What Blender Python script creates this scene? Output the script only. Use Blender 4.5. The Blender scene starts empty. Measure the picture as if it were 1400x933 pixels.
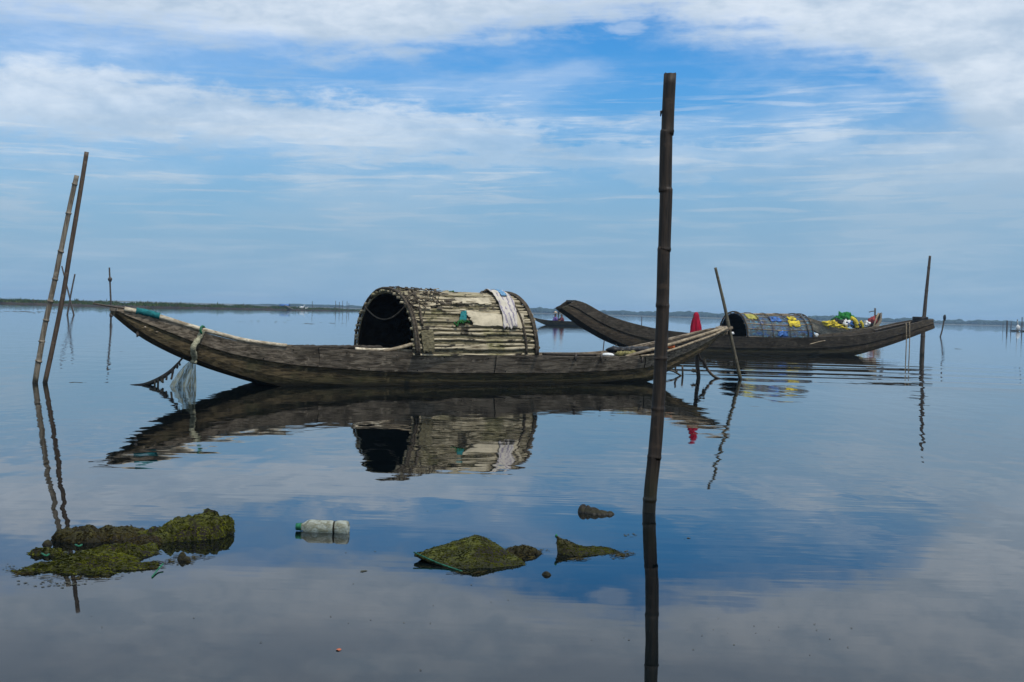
import bpy, bmesh, math, random
from mathutils import Vector, Matrix, noise

random.seed(7)
S = bpy.context.scene
COL = S.collection
# ------------------------------------------------------------------ camera
F, H = 1750.0, 0.9                 # focal length in photo pixels, eye height in metres
PITCH = -math.atan(40.5/F); ROLL = math.radians(1.55)
cam_d = bpy.data.cameras.new('camera'); cam = bpy.data.objects.new('camera', cam_d); COL.objects.link(cam)
cam_d.sensor_width = 36.0; cam_d.lens = 36.0*F/1400.0
cam_d.clip_start = 0.05; cam_d.clip_end = 6000
CM = Matrix.Rotation(math.pi/2+PITCH, 4, 'X') @ Matrix.Rotation(ROLL, 4, 'Z')
CM.translation = Vector((0, 0, H)); cam.matrix_world = CM
S.camera = cam
S.render.resolution_x, S.render.resolution_y = 1024, 682
R3 = CM.to_3x3(); R3T = R3.transposed()
def ray(px, py): return R3 @ Vector(((px-700)/F, -(py-466.5)/F, -1.0))
def water(px, py, z=0.0):
    d = ray(px, py); t = (z-H)/d.z; return Vector((0, 0, H)) + d*t
def at(px, py, Y):
    d = ray(px, py); return Vector((0, 0, H)) + d*(Y/d.y)
def proj(P):
    c = R3T @ (Vector(P)-Vector((0, 0, H))); return 700+F*c.x/-c.z, 466.5-F*c.y/-c.z, -c.z
def hor(x): return 426+0.027*(x-700)

# ------------------------------------------------------------------ light
SUN_EL, SUN_AZ = math.radians(60), math.radians(138)      # azimuth clockwise from +Y
sd = bpy.data.lights.new('sun', 'SUN'); so = bpy.data.objects.new('sun', sd); COL.objects.link(so)
sd.energy = 3.0; sd.angle = math.radians(0.6); sd.color = (1, 0.95, 0.87)
sv = Vector((math.sin(SUN_AZ)*math.cos(SUN_EL), math.cos(SUN_AZ)*math.cos(SUN_EL), math.sin(SUN_EL)))
so.rotation_euler = sv.to_track_quat('Z', 'Y').to_euler()
S.view_settings.view_transform = 'Standard'; S.view_settings.look = 'None'
S.view_settings.exposure = 0.0; S.view_settings.gamma = 1.0
S.view_settings.use_curve_mapping = False

# ------------------------------------------------------------------ node helper
class NT:
    def __init__(s, tree): s.t = tree; s.n = tree.nodes; s.l = tree.links
    def put(s, inp, v):
        if v is None: return
        if hasattr(v, 'is_output'): s.l.new(v, inp)
        elif isinstance(v, (tuple, list)) and len(v) == 3 and inp.type == 'RGBA': inp.default_value = (*v, 1)
        else: inp.default_value = v
    def m(s, op, a, b=None, c=None, clamp=False):
        n = s.n.new('ShaderNodeMath'); n.operation = op; n.use_clamp = clamp
        for i, v in enumerate((a, b, c)): s.put(n.inputs[i], v)
        return n.outputs[0]
    def ss(s, x, a, b):                     # smoothstep a..b
        n = s.n.new('ShaderNodeMapRange'); n.interpolation_type = 'SMOOTHSTEP'
        s.put(n.inputs[0], x); n.inputs[1].default_value = a; n.inputs[2].default_value = b
        return n.outputs[0]
    def lin(s, x, a, b, c=0., d=1.):
        n = s.n.new('ShaderNodeMapRange'); s.put(n.inputs[0], x)
        for i, v in enumerate((a, b, c, d)): n.inputs[i+1].default_value = v
        return n.outputs[0]
    def mix(s, f, a, b, mode='MIX'):
        n = s.n.new('ShaderNodeMix'); n.data_type = 'RGBA'; n.blend_type = mode
        s.put(n.inputs[0], f); s.put(n.inputs[6], a); s.put(n.inputs[7], b); return n.outputs[2]
    def noise(s, vec, scale=5., detail=4., rough=.5, dist=0., out=0):
        n = s.n.new('ShaderNodeTexNoise'); s.put(n.inputs['Vector'], vec)
        n.inputs['Scale'].default_value = scale; n.inputs['Detail'].default_value = detail
        n.inputs['Roughness'].default_value = rough; n.inputs['Distortion'].default_value = dist
        return n.outputs[out]
    def wave(s, vec, scale, dist, detail=2., dscale=1., dirn='X'):
        n = s.n.new('ShaderNodeTexWave'); n.bands_direction = dirn; s.put(n.inputs['Vector'], vec)
        n.inputs['Scale'].default_value = scale; n.inputs['Distortion'].default_value = dist
        n.inputs['Detail'].default_value = detail; n.inputs['Detail Scale'].default_value = dscale
        return n.outputs[1]
    def scale(s, vec, sc, loc=(0, 0, 0), rot=(0, 0, 0)):
        n = s.n.new('ShaderNodeMapping'); s.put(n.inputs[0], vec)
        n.inputs['Scale'].default_value = sc; n.inputs['Location'].default_value = loc; n.inputs['Rotation'].default_value = rot
        return n.outputs[0]
    def comb(s, x, y, z=0.):
        n = s.n.new('ShaderNodeCombineXYZ')
        for i, v in enumerate((x, y, z)): s.put(n.inputs[i], v)
        return n.outputs[0]
    def sep(s, v):
        n = s.n.new('ShaderNodeSeparateXYZ'); s.put(n.inputs[0], v); return n.outputs
    def coord(s, which='Object'):
        return s.n.new('ShaderNodeTexCoord').outputs[which]
    def curve(s, x, pts):                   # pts in 0..1
        n = s.n.new('ShaderNodeFloatCurve'); s.put(n.inputs[1], x)
        c = n.mapping.curves[0]
        while len(c.points) < len(pts): c.points.new(0.5, 0.5)
        for p, (a, b) in zip(c.points, pts): p.location = (a, b); p.handle_type = 'AUTO'
        n.mapping.extend = 'HORIZONTAL'; n.mapping.update(); return n.outputs[0]
    def bump(s, h, strength=.5, dist=.01):
        n = s.n.new('ShaderNodeBump'); s.put(n.inputs['Height'], h)
        n.inputs['Strength'].default_value = strength; n.inputs['Distance'].default_value = dist
        return n.outputs[0]

# ------------------------------------------------------------------ sky
w = bpy.data.worlds.new('World'); S.world = w; w.use_nodes = True
w.node_tree.nodes.clear(); T = NT(w.node_tree)
sky = T.n.new('ShaderNodeTexSky'); sky.sky_type = 'NISHITA'; sky.sun_disc = False
sky.sun_elevation = SUN_EL; sky.sun_rotation = SUN_AZ
sky.air_density = 1.0; sky.dust_density = 0.3; sky.ozone_density = 3.0; sky.altitude = 0
d = T.sep(T.coord('Generated'))
az = T.m('ARCTAN2', d[0], d[1]); el = T.m('ARCSINE', T.m('MAXIMUM', d[2], -1.0))
V = T.m('MULTIPLY', el, F)
U = T.m('ADD', T.m('MULTIPLY', az, F), T.m('MULTIPLY_ADD', V, 0.027, 700))
# photo-like angular grid: U right, Y downwards from the top edge
Y = T.m('SUBTRACT', T.m('MULTIPLY_ADD', T.m('SUBTRACT', U, 700), 0.027, 426), V)
P = T.comb(T.m('DIVIDE', U, 1000), T.m('DIVIDE', Y, 1000), 0)
n1 = T.noise(T.scale(P, (1.5, 5, 1), rot=(0, 0, .08)), 2.2, 8, .58, .3)
n2 = T.noise(T.scale(P, (1.2, 11, 1), (3, 1, 0), rot=(0, 0, .10)), 3.5, 7, .6, .35)
n3 = T.noise(T.scale(P, (3, 7, 1), (7, 5, 0)), 5, 8, .62, .2)
n4 = T.noise(T.scale(P, (2.0, 26, 1), (2, 4, 0), rot=(0, 0, .07)), 3.0, 6, .6, .5)
n1c = T.m('SUBTRACT', n1, .5); n2c = T.m('SUBTRACT', n2, .5); n3c = T.m('SUBTRACT', n3, .5)
Yw = T.m('ADD', T.m('ADD', Y, T.m('MULTIPLY', n1c, 55)), T.m('ADD', T.m('MULTIPLY', n3c, 95), T.m('MULTIPLY', n2c, 70)))
un = T.m('DIVIDE', U, 1400.0, clamp=True)
# upper cloud deck : lower boundary as a function of azimuth
yb = T.m('MULTIPLY', T.curve(un, [(0, .12), (.14, .15), (.25, .19), (.36, .20), (.45, .165), (.52, .12), (.62, .09), (.68, .14), (.75, .19), (.82, .235), (.88, .31), (.92, .44), (1, .64)]), 400)
deck = T.m('ADD', T.ss(T.m('SUBTRACT', yb, Yw), -26, 34), 0)
# second, softer band
yc = T.m('MULTIPLY', T.curve(un, [(0, .38), (.2, .41), (.36, .45), (.5, .50), (.64, .555), (.8, .56), (1, .56)]), 400)
dy = T.m('SUBTRACT', Yw, yc)
hw = T.curve(un, [(0, .5), (.3, .42), (.5, .30), (.64, .22), (.75, .3), (.85, .42), (1, .5)])
band = T.m('SUBTRACT', 1, T.ss(T.m('DIVIDE', T.m('ABSOLUTE', dy), T.m('MULTIPLY', hw, 100)), .45, 1.25))
amp = T.curve(un, [(0, .80), (.35, .78), (.5, .60), (.62, .36), (.75, .32), (.86, .30), (.93, .6), (1, .8)])
band = T.m('MULTIPLY', band, amp)
# wisps in the gap and streaks lower down
wisp = T.m('MULTIPLY', T.ss(n2, .50, .72), T.ss(Y, 60, 190)); wisp = T.m('MULTIPLY', wisp, .34)
wisp2 = T.m('ADD', T.m('MULTIPLY', T.ss(n1, .42, .66), .30), T.m('MULTIPLY', T.m('MULTIPLY', T.ss(n4, .48, .66), T.ss(Y, 70, 200)), T.lin(Y, 300, 410, .50, .08)))
veil = T.m('MULTIPLY', T.ss(Y, 150, 330), .33)
veil = T.m('ADD', veil, T.m('MULTIPLY', T.m('MULTIPLY', T.m('SUBTRACT', 1, T.ss(U, 60, 800)), T.m('SUBTRACT', 1, T.ss(Y, 170, 300))), .36))
veil = T.m('ADD', veil, T.m('MULTIPLY', T.m('MULTIPLY', T.ss(U, 1050, 1330), T.m('MULTIPLY', T.ss(Y, 110, 200), T.m('SUBTRACT', 1, T.ss(Y, 270, 400)))), .42))
def puff(x, y, rx, ry, a):
    q = T.m('ADD', T.m('POWER', T.m('DIVIDE', T.m('SUBTRACT', T.m('ADD', U, T.m('MULTIPLY', n3c, 90)), x), rx), 2),
            T.m('POWER', T.m('DIVIDE', T.m('SUBTRACT', T.m('ADD', Y, T.m('MULTIPLY', n2c, 40)), y), ry), 2))
    return T.m('MULTIPLY', T.m('SUBTRACT', 1, T.ss(q, .2, 1.6)), a)
cl = T.m('MAXIMUM', deck, band)
for a in ((47, 297, 26, 15, .45), (235, 303, 24, 8, .25), (335, 346, 12, 6, .25), (862, 48, 22, 10, .38), (940, 335, 90, 10, .15), (190, 340, 110, 7, .25), (1100, 259, 60, 5, .3)):
    cl = T.m('MAXIMUM', cl, puff(*a))
cl = T.m('ADD', cl, T.m('MULTIPLY', T.m('SUBTRACT', 1, cl), T.m('MINIMUM', T.m('ADD', T.m('ADD', wisp, wisp2), veil), .95)), clamp=True)
# cloud body shading : thicker parts greyer, thin bright
cshade = T.ss(T.m('ADD', T.m('MULTIPLY', n1, .6), T.m('MULTIPLY', n3, .4)), .36, .62)
ccol = T.mix(cshade, (4.8, 6.0, 7.4), (7.6, 8.4, 9.3))
ccol = T.mix(T.m('MULTIPLY', T.m('SUBTRACT', 1, T.ss(Y, -40, 25)), T.m('MULTIPLY', T.ss(n1, .40, .62), .5)), ccol, (2.6, 3.7, 5.3))
ccol = T.mix(T.ss(Y, 130, 330), ccol, (3.5, 5.0, 6.5))
skyc = T.mix(1.0, sky.outputs[0], (.30, .90, 1.36), 'MULTIPLY')
low = T.mix(T.ss(Y, 40, 400), skyc, (2.2, 3.95, 5.8))
fin = T.mix(T.m('MULTIPLY', cl, .93), low, ccol)
bg = T.n.new('ShaderNodeBackground'); T.put(bg.inputs[0], fin); bg.inputs[1].default_value = 0.1
wo = T.n.new('ShaderNodeOutputWorld'); T.l.new(bg.outputs[0], wo.inputs[0])

# ------------------------------------------------------------------ object helpers
def link(name, bm, mat, parent=None, smooth=True, world=True):
    """one mesh object; with a parent the mesh is already in the parent's local space"""
    bmesh.ops.recalc_face_normals(bm, faces=bm.faces)
    me = bpy.data.meshes.new(name); bm.to_mesh(me); bm.free()
    o = bpy.data.objects.new(name, me); COL.objects.link(o)
    mats = mat if isinstance(mat, (list, tuple)) else [mat]
    for m_ in mats: me.materials.append(m_)
    if smooth:
        for p in me.polygons: p.use_smooth = True
    if parent: o.parent = parent
    return o
def tag(o, label=None, cat=None, group=None, kind=None):
    if label: o['label'] = label
    if cat: o['category'] = cat
    if group: o['group'] = group
    if kind: o['kind'] = kind
    return o
def empty(name, loc, rz=0., **k):
    o = bpy.data.objects.new(name, None); COL.objects.link(o); o.empty_display_size = .2
    o.location = loc; o.rotation_euler = (0, 0, rz); tag(o, **k); return o
def recenter(o):
    """move a top-level mesh's origin to its base centre"""
    vs = [v.co for v in o.data.vertices]
    c = Vector(((min(v.x for v in vs)+max(v.x for v in vs))/2, (min(v.y for v in vs)+max(v.y for v in vs))/2, 0))
    o.data.transform(Matrix.Translation(-c)); o.location = c; return o
def tube(bm, pts, rad, n=8, cap=True, mi=0):
    pts = [Vector(p) for p in pts]; rings = []
    if not isinstance(rad, (list, tuple)): rad = [rad]*len(pts)
    up = None
    for i, p in enumerate(pts):
        a = pts[max(i-1, 0)]; b = pts[min(i+1, len(pts)-1)]; t = (b-a).normalized()
        if up is None:
            up = Vector((0, 0, 1)) if abs(t.z) < .9 else Vector((1, 0, 0))
        x = t.cross(up).normalized(); y = x.cross(t).normalized(); up = y
        rings.append([bm.verts.new(p+(x*math.cos(2*math.pi*k/n)+y*math.sin(2*math.pi*k/n))*rad[i]) for k in range(n)])
    for i in range(len(rings)-1):
        for k in range(n):
            f = bm.faces.new((rings[i][k], rings[i][(k+1) % n], rings[i+1][(k+1) % n], rings[i+1][k])); f.material_index = mi
    if cap:
        for r in (rings[0], rings[-1]):
            try: bm.faces.new(r).material_index = mi
            except ValueError: pass
    return rings
def box(bm, c, sx, sy, sz, rz=0., rx=0., ry=0.):
    m = Matrix.Translation(c) @ Matrix.Rotation(rz, 4, 'Z') @ Matrix.Rotation(rx, 4, 'X') @ Matrix.Rotation(ry, 4, 'Y') @ Matrix.Diagonal((sx, sy, sz, 1))
    return bmesh.ops.create_cube(bm, size=1, matrix=m)['verts']
def smoothpath(pts, n=6):
    pts = [Vector(p) for p in pts]; out = []
    for i in range(len(pts)-1):
        p0 = pts[max(i-1, 0)]; p1 = pts[i]; p2 = pts[i+1]; p3 = pts[min(i+2, len(pts)-1)]
        for k in range(n):
            t = k/n; out.append(.5*((2*p1)+(p2-p0)*t+(2*p0-5*p1+4*p2-p3)*t*t+(3*p1-p0-3*p2+p3)*t**3))
    out.append(pts[-1]); return out
def interp(x, pts):
    if x <= pts[0][0]: return pts[0][1]
    for (a, b), (c, e) in zip(pts, pts[1:]):
        if x <= c: return b+(e-b)*(x-a)/(c-a)
    return pts[-1][1]
def nz(x, y, z=0): return noise.noise(Vector((x, y, z)))

# ------------------------------------------------------------------ materials
def mat(name, build):
    m = bpy.data.materials.new(name); m.use_nodes = True
    t = NT(m.node_tree); b = t.n['Principled BSDF']; build(t, b); return m
def wood(name, dark, light, grain=(1.2, 14, 14), rough=.8, stain=.5, wet=None, green=0., bump=.6, spec=.25):
    def f(t, b):
        co = t.coord()
        g = t.noise(t.scale(co, grain), 3, 8, .65, .6); big = t.noise(co, 2.2, 5, .6)
        fine = t.noise(t.scale(co, tuple(3*v for v in grain)), 4, 4, .6)
        c = t.mix(t.ss(g, .34, .66), dark, light)
        c = t.mix(t.m('MULTIPLY', t.ss(big, .48, .66), stain), c, tuple(v*.42 for v in dark))
        c = t.mix(t.m('MULTIPLY', t.ss(t.noise(t.scale(co, (3, 5, 5), (5, 2, 1)), 3, 6, .6), .56, .70), .55), c, tuple(min(1, v*1.7) for v in light))
        if green: c = t.mix(t.m('MULTIPLY', t.ss(t.noise(co, 3.4, 5, .6, .4), .5, .68), green), c, (.045, .055, .022))
        if wet is not None:
            z = t.sep(t.n.new('ShaderNodeNewGeometry').outputs['Position'])[2]
            zz = t.m('ADD', z, t.m('MULTIPLY', t.m('SUBTRACT', big, .5), wet*.9))
            k = t.m('SUBTRACT', 1, t.ss(zz, wet*.3, wet))
            ka = t.m('SUBTRACT', 1, t.ss(zz, wet*.8, wet*2.6)); c = t.mix(t.m('MULTIPLY', ka, .38), c, (.022, .028, .008))
            c = t.mix(t.m('MULTIPLY', k, .8), c, (.013, .012, .009))
            t.put(b.inputs['Roughness'], t.m('SUBTRACT', rough, t.m('MULTIPLY', k, rough*.5)))
        else: b.inputs['Roughness'].default_value = rough
        t.put(b.inputs['Base Color'], c); b.inputs['Specular IOR Level'].default_value = spec
        h = t.m('ADD', g, t.m('MULTIPLY', fine, .5))
        t.put(b.inputs['Normal'], t.bump(h, bump, .012))
    return mat(name, f)
def plain(name, col, rough=.7, var=.35, sc=12., bump=.3, spec=.3, bdist=.006, stretch=(1, 1, 1)):
    def f(t, b):
        co = t.scale(t.coord(), stretch); n = t.noise(co, sc, 6, .62)
        t.put(b.inputs['Base Color'], t.mix(t.ss(n, .3, .7), tuple(c*(1-var) for c in col), tuple(min(1, c*(1+var)) for c in col)))
        b.inputs['Roughness'].default_value = rough; b.inputs['Specular IOR Level'].default_value = spec
        t.put(b.inputs['Normal'], t.bump(n, bump, bdist))
    return mat(name, f)
M_hull = wood('weathered_hull_wood', (.026, .019, .009), (.135, .100, .052), wet=.06, green=.4)
M_wale = wood('grey_gunwale_wood', (.068, .052, .036), (.34, .275, .20), green=.1)
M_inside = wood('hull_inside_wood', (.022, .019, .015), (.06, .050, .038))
M_hull2 = wood('dark_hull_wood', (.020, .014, .009), (.066, .050, .032), wet=.08, green=.2)
M_wale2 = wood('worn_dark_gunwale', (.035, .029, .022), (.10, .082, .060))
M_hull3 = wood('pale_hull_wood', (.13, .11, .075), (.36, .32, .24), wet=.05)
def bamboo(name, dark, light, wet=None, grain=(18, 18, 1.2)):
    return wood(name, dark, light, grain=grain, rough=.6, stain=.45, wet=wet, bump=.25, spec=.35)
M_bam_main = bamboo('old_brown_bamboo', (.006, .0045, .003), (.038, .025, .016), wet=.10)
M_bam_pale = bamboo('sun_bleached_bamboo', (.10, .082, .060), (.25, .215, .165), wet=.06)
M_bam_brown = bamboo('brown_bamboo', (.055, .038, .028), (.12, .088, .062), wet=.05)
M_bam_white = bamboo('bleached_pole', (.34, .28, .19), (.62, .56, .44))
M_bam_tan = bamboo('tan_pole', (.16, .12, .075), (.36, .29, .20))
M_stake = bamboo('thin_dark_stake', (.035, .027, .022), (.10, .082, .066), wet=.05)
def slat_f(t, b):
    co = t.coord()
    g = t.noise(t.scale(co, (1.1, 16, 16)), 3, 7, .65, .5)
    p = t.noise(t.scale(co, (2.2, 5, 5)), 2.2, 6, .7, .4)
    c = t.mix(t.ss(g, .30, .62), (.10, .078, .045), (.47, .41, .285))
    c = t.mix(t.ss(p, .52, .59), c, (.035, .030, .022))
    c = t.mix(t.m('MULTIPLY', t.ss(t.noise(co, 2.6, 4, .6), .5, .64), .5), c, (.20, .19, .075))
    t.put(b.inputs['Base Color'], c); b.inputs['Roughness'].default_value = .75; b.inputs['Specular IOR Level'].default_value = .2
    t.put(b.inputs['Normal'], t.bump(g, .6, .01))
M_slat = mat('split_bamboo', slat_f)
M_mat = plain('old_woven_mat', (.13, .115, .07), .9, .6, 9, .8, .1, .01, (2, 8, 8))
M_hoop = wood('dark_hoop_wood', (.035, .028, .020), (.11, .09, .065), rough=.85)
M_nearblack = plain('dark_mat_inside', (.012, .010, .008), .95, .4, 10, .4, .02)  # near-black tone for hood lining, plank joints and nail heads
M_paper = plain('tan_sheet', (.42, .37, .27), .85, .3, 7, .4, .15, .004)
M_teal = plain('teal_rag', (.012, .13, .14), .8, .45, 30, .6, .2)
M_green = plain('green_rope_fibre', (.012, .12, .06), .7, .4, 60, .5, .3)
M_red = plain('red_cloth', (.30, .003, .025), .75, .35, 9, .8, .2, .01, (6, 6, 1))
M_orange = plain('orange_plastic', (.5, .12, .03), .5, .2)
M_yellow = plain('yellow_net', (.52, .41, .03), .7, .6, 20, .7, .2, .02)
M_dgreen = plain('dark_green_net', (.02, .09, .025), .85, .6, 14, .9, .1, .02)
M_black = plain('black_plastic', (.012, .012, .013), .5, .3, 20)
M_blue = plain('blue_tarp', (.03, .11, .34), .45, .4, 8, .7, .4, .01)
M_white = plain('white_plastic', (.62, .63, .62), .5, .15, 14)
M_skin = plain('skin', (.30, .17, .11), .6, .1)
M_purple = plain('purple_shirt', (.16, .09, .30), .8, .2)
M_maroon = plain('maroon_shirt', (.12, .02, .03), .8, .2)
M_straw = plain('straw_hat', (.50, .38, .25), .8, .2)
M_stone = wood('brown_stone', (.012, .010, .008), (.05, .04, .03), grain=(6, 6, 6), wet=.012, green=.2)
def towel_f(t, b):
    co = t.coord(); s = t.sep(co)
    n = t.noise(co, 9, 4, .6)
    u = t.m('ADD', t.m('MULTIPLY_ADD', s[2], .42, s[0]), t.m('MULTIPLY', n, .09))
    k = t.ss(t.m('SINE', t.m('MULTIPLY', u, 120)), .35, .8)
    c = t.mix(t.m('MULTIPLY', k, .75), (.50, .46, .41), (.14, .12, .20))
    c = t.mix(t.ss(t.noise(co, 5, 3, .5), .56, .62), c, (.50, .46, .38))
    t.put(b.inputs['Base Color'], c); b.inputs['Roughness'].default_value = .9
    t.put(b.inputs['Normal'], t.bump(n, .4, .02))
M_towel = mat('striped_towel', towel_f)
def net_f(t, b, dens=.55, col=(.17, .175, .115)):
    co = t.coord(); n = t.noise(t.scale(co, (22, 22, 3)), 2, 4, .6); fine = t.wave(t.scale(co, (1, 1, .2)), 28, 9, 3, 2)
    a = t.m('ADD', t.ss(n, .40, .62), t.m('MULTIPLY', fine, .35), clamp=True)
    b.inputs['Base Color'].default_value = (*col, 1); b.inputs['Roughness'].default_value = .8
    t.put(b.inputs['Alpha'], t.m('ADD', t.m('MULTIPLY', a, dens), .42, clamp=True))
M_net = mat('pale_fine_net', net_f)
M_rope = plain('pale_twisted_net', (.30, .29, .20), .85, .5, 40, .9, .1, .01, (1, 1, 3))
def moss_f(t, b, g1=(.007, .010, .002), g2=(.085, .092, .009), br=(.010, .007, .004)):
    co = t.coord(); n = t.noise(co, 26, 8, .72, .8); m2 = t.noise(co, 7, 5, .6, .3); st = t.noise(t.scale(co, (9, 34, 20), rot=(0, 0, .5)), 3, 6, .7, .8)
    c = t.mix(t.ss(st, .35, .66), g1, g2)
    c = t.mix(t.ss(m2, .46, .60), c, br)
    c = t.mix(t.ss(n, .62, .72), c, (.10, .10, .02))
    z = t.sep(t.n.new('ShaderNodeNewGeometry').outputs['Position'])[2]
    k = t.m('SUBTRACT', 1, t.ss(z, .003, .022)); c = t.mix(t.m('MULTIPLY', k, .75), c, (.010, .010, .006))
    t.put(b.inputs['Base Color'], c); b.inputs['Roughness'].default_value = .6; b.inputs['Specular IOR Level'].default_value = .2
    t.put(b.inputs['Normal'], t.bump(t.m('ADD', t.m('MULTIPLY', n, .7), st), 1.0, .006))
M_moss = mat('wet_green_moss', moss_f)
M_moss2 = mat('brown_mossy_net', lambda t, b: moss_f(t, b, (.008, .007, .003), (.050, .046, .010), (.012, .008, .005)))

# ------------------------------------------------------------------ water
def water_f(t, b):
    co = t.coord(); s = t.sep(co)
    dist = t.m('SQRT', t.m('ADD', t.m('POWER', s[0], 2), t.m('POWER', s[1], 2)))
    # low swell: crests run roughly towards the eye near by, across the view further off
    a = t.noise(t.scale(co, (2.6, .95, 1), rot=(0, 0, .12)), 1.0, 2, .45)
    c = t.noise(t.scale(co, (.35, 2.2, 1), rot=(0, 0, -.10)), 1.0, 3, .55, .3)
    e = t.noise(t.scale(co, (1.6, 7.5, 1), rot=(0, 0, .06)), 1.0, 2, .5)
    f = t.noise(t.scale(co, (.12, 1.1, 1)), 1.0, 3, .5)
    far = t.ss(dist, 14, 30)
    patch = t.ss(t.noise(t.scale(co, (.10, .16, 1), (2, 7, 0)), 1.0, 2, .5), .40, .62)
    # ripples spreading between the two moored boats
    q = t.m('ADD', t.m('POWER', t.m('DIVIDE', t.m('SUBTRACT', s[0], 6.2), 5.0), 2), t.m('POWER', t.m('DIVIDE', t.m('SUBTRACT', s[1], 24), 7.5), 2))
    zone = t.m('SUBTRACT', 1, t.ss(q, .25, 1.3))
    near = t.m('SUBTRACT', 1, t.m('MULTIPLY', t.m('SUBTRACT', 1, t.ss(dist, 3.5, 7.5)), .80))
    h = t.m('MULTIPLY', a, t.m('MULTIPLY', near, .0062))
    h = t.m('ADD', h, t.m('MULTIPLY', c, t.m('MULTIPLY', near, .0017)))
    h = t.m('ADD', h, t.m('MULTIPLY', e, t.m('MULTIPLY_ADD', patch, .00030, .00012)))
    h = t.m('ADD', h, t.m('MULTIPLY', t.noise(t.scale(co, (.35, 3.0, 1), rot=(0, 0, .10)), 1.0, 1, .4, .4), t.m('MULTIPLY', zone, .0040)))
    h = t.m('ADD', h, t.m('MULTIPLY', t.noise(t.scale(co, (.05, .95, 1), (1, 3, 0), rot=(0, 0, .05)), 1.0, 1, .4, .15), t.m('MULTIPLY', zone, .065)))
    h = t.m('ADD', h, t.m('MULTIPLY', f, t.m('MULTIPLY', far, .006)))
    t.put(b.inputs['Normal'], t.bump(h, 1.0, 1.0))
    # murky body: silty bottom shows a little in the shallows close by
    silt = t.noise(t.scale(co, (1, 1.6, 1)), 1.3, 5, .6)
    near2 = t.m('SUBTRACT', 1, t.ss(dist, 2.5, 5.5))
    base = t.mix(t.m('MULTIPLY', near2, t.ss(silt, .35, .7)), (.0012, .0026, .0034), (.005, .008, .009))
    t.put(b.inputs['Base Color'], base)
    b.inputs['Roughness'].default_value = .015; b.inputs['IOR'].default_value = 1.333
M_water = mat('lagoon_water', water_f)
bm = bmesh.new()
vs = [bm.verts.new(p) for p in ((-1600, -60, 0), (1600, -60, 0), (1600, 1500, 0), (-1600, 1500, 0))]; bm.faces.new(vs)
tag(link('water', bm, M_water, smooth=False), kind='structure')

# ------------------------------------------------------------------ far shore and treeline
M_shore = plain('far_shore_soil', (.10, .09, .06), .9, .3, .05, .2)
bm = bmesh.new()
N = 160; fr = []; bk = []
for i in range(N+1):
    x = -330+i*(1650-0)/N*0.6; yy = 900+14*nz(x*.01, 3)+60*max(0, (-x-100)/200)
    fr.append(bm.verts.new((x, yy, -.1))); bk.append((bm.verts.new((x, yy+3, .35)), bm.verts.new((x, yy+90, .9))))
for i in range(N):
    bm.faces.new((fr[i], fr[i+1], bk[i+1][0], bk[i][0])); bm.faces.new((bk[i][0], bk[i+1][0], bk[i+1][1], bk[i][1]))
tag(link('shore', bm, M_shore), kind='structure')
def leafy(name, c1, c2, sc):
    def f(t, b):
        n = t.noise(t.coord(), sc, 6, .7)
        t.put(b.inputs['Base Color'], t.mix(t.ss(n, .35, .65), c1, c2)); b.inputs['Roughness'].default_value = .8; b.inputs['Specular IOR Level'].default_value = .08
    return mat(name, f)
M_far = leafy('distant_foliage', (.012, .024, .018), (.035, .055, .035), .35)
bm = bmesh.new(); rnd = random.Random(3)
def lump(bm, c, sx, sy, sz, rnd, sub=2, amp=.35):
    r = bmesh.ops.create_icosphere(bm, subdivisions=sub, radius=1)['verts']; o = rnd.random()*99
    for v in r:
        p = v.co.copy(); k = 1+amp*nz(p.x*1.7+o, p.y*1.7, p.z*1.7)+amp*.5*nz(p.x*4+o, p.y*4, p.z*4)
        v.co = Vector((c[0]+p.x*sx*k, c[1]+p.y*sy*k, c[2]+p.z*sz*k))
for i in range(640):
    x = rnd.uniform(-225, 640); y = 906+14*nz(x*.01, 3)+60*max(0, (-x-100)/200)+rnd.uniform(0, 26)
    h = (2.6+.6*nz(x*.02, 1)+.5*nz(x*.11, 4)+rnd.uniform(-.3, .8))*(1.15 if x > -60 else .62)*min(1, max(.2, (x+225)/60))
    lump(bm, (x, y, h*.42), rnd.uniform(2.5, 6), 3, h*.62, rnd, 2)
tag(link('treeline', bm, M_far, smooth=False), 'low hazy line of trees along the far shore', 'treeline', kind='stuff')

# ------------------------------------------------------------------ grassy bank on the left
M_mud = plain('bank_mud', (.030, .020, .013), .9, .4, .6, .4)
edge = [(-160, 412.5), (0, 415.3), (60, 416.8), (130, 419), (200, 420.8), (260, 421.8), (330, 423), (400, 424.3), (450, 425.2), (500, 425.8)]
def bankY(px): return water(px, interp(px, edge))
bm = bmesh.new(); rows = []
N = 150
for i in range(N+1):
    px = -160+660*i/N; p = bankY(px); wob = .9*nz(px*.06, 2)+.5*nz(px*.3, 5)
    tw = 1-.55*max(0, (px-380)/120)
    rows.append([bm.verts.new((p.x, p.y+wob+o*tw, z*tw+.06*nz(px*.4, o))) for o, z in ((0, -.1), (.5, .16), (2.5, .34), (10, .42), (22, .3), (26, -.1))])
for i in range(N):
    for k in range(5): bm.faces.new((rows[i][k], rows[i+1][k], rows[i+1][k+1], rows[i][k+1]))
tag(link('grass_bank', bm, M_mud), kind='structure')
def grass_f(t, b):
    n = t.noise(t.coord(), .35, 5, .7); n2 = t.noise(t.coord(), 1.7, 3, .6)
    c = t.mix(t.ss(n, .50, .68), (.034, .062, .008), (.075, .040, .016))
    c = t.mix(t.ss(n2, .5, .75), c, (.12, .14, .025))
    t.put(b.inputs['Base Color'], c); b.inputs['Roughness'].default_value = .8; b.inputs['Specular IOR Level'].default_value = .1
M_grass = mat('marsh_grass', grass_f)
bm = bmesh.new(); rnd = random.Random(5)
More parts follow.
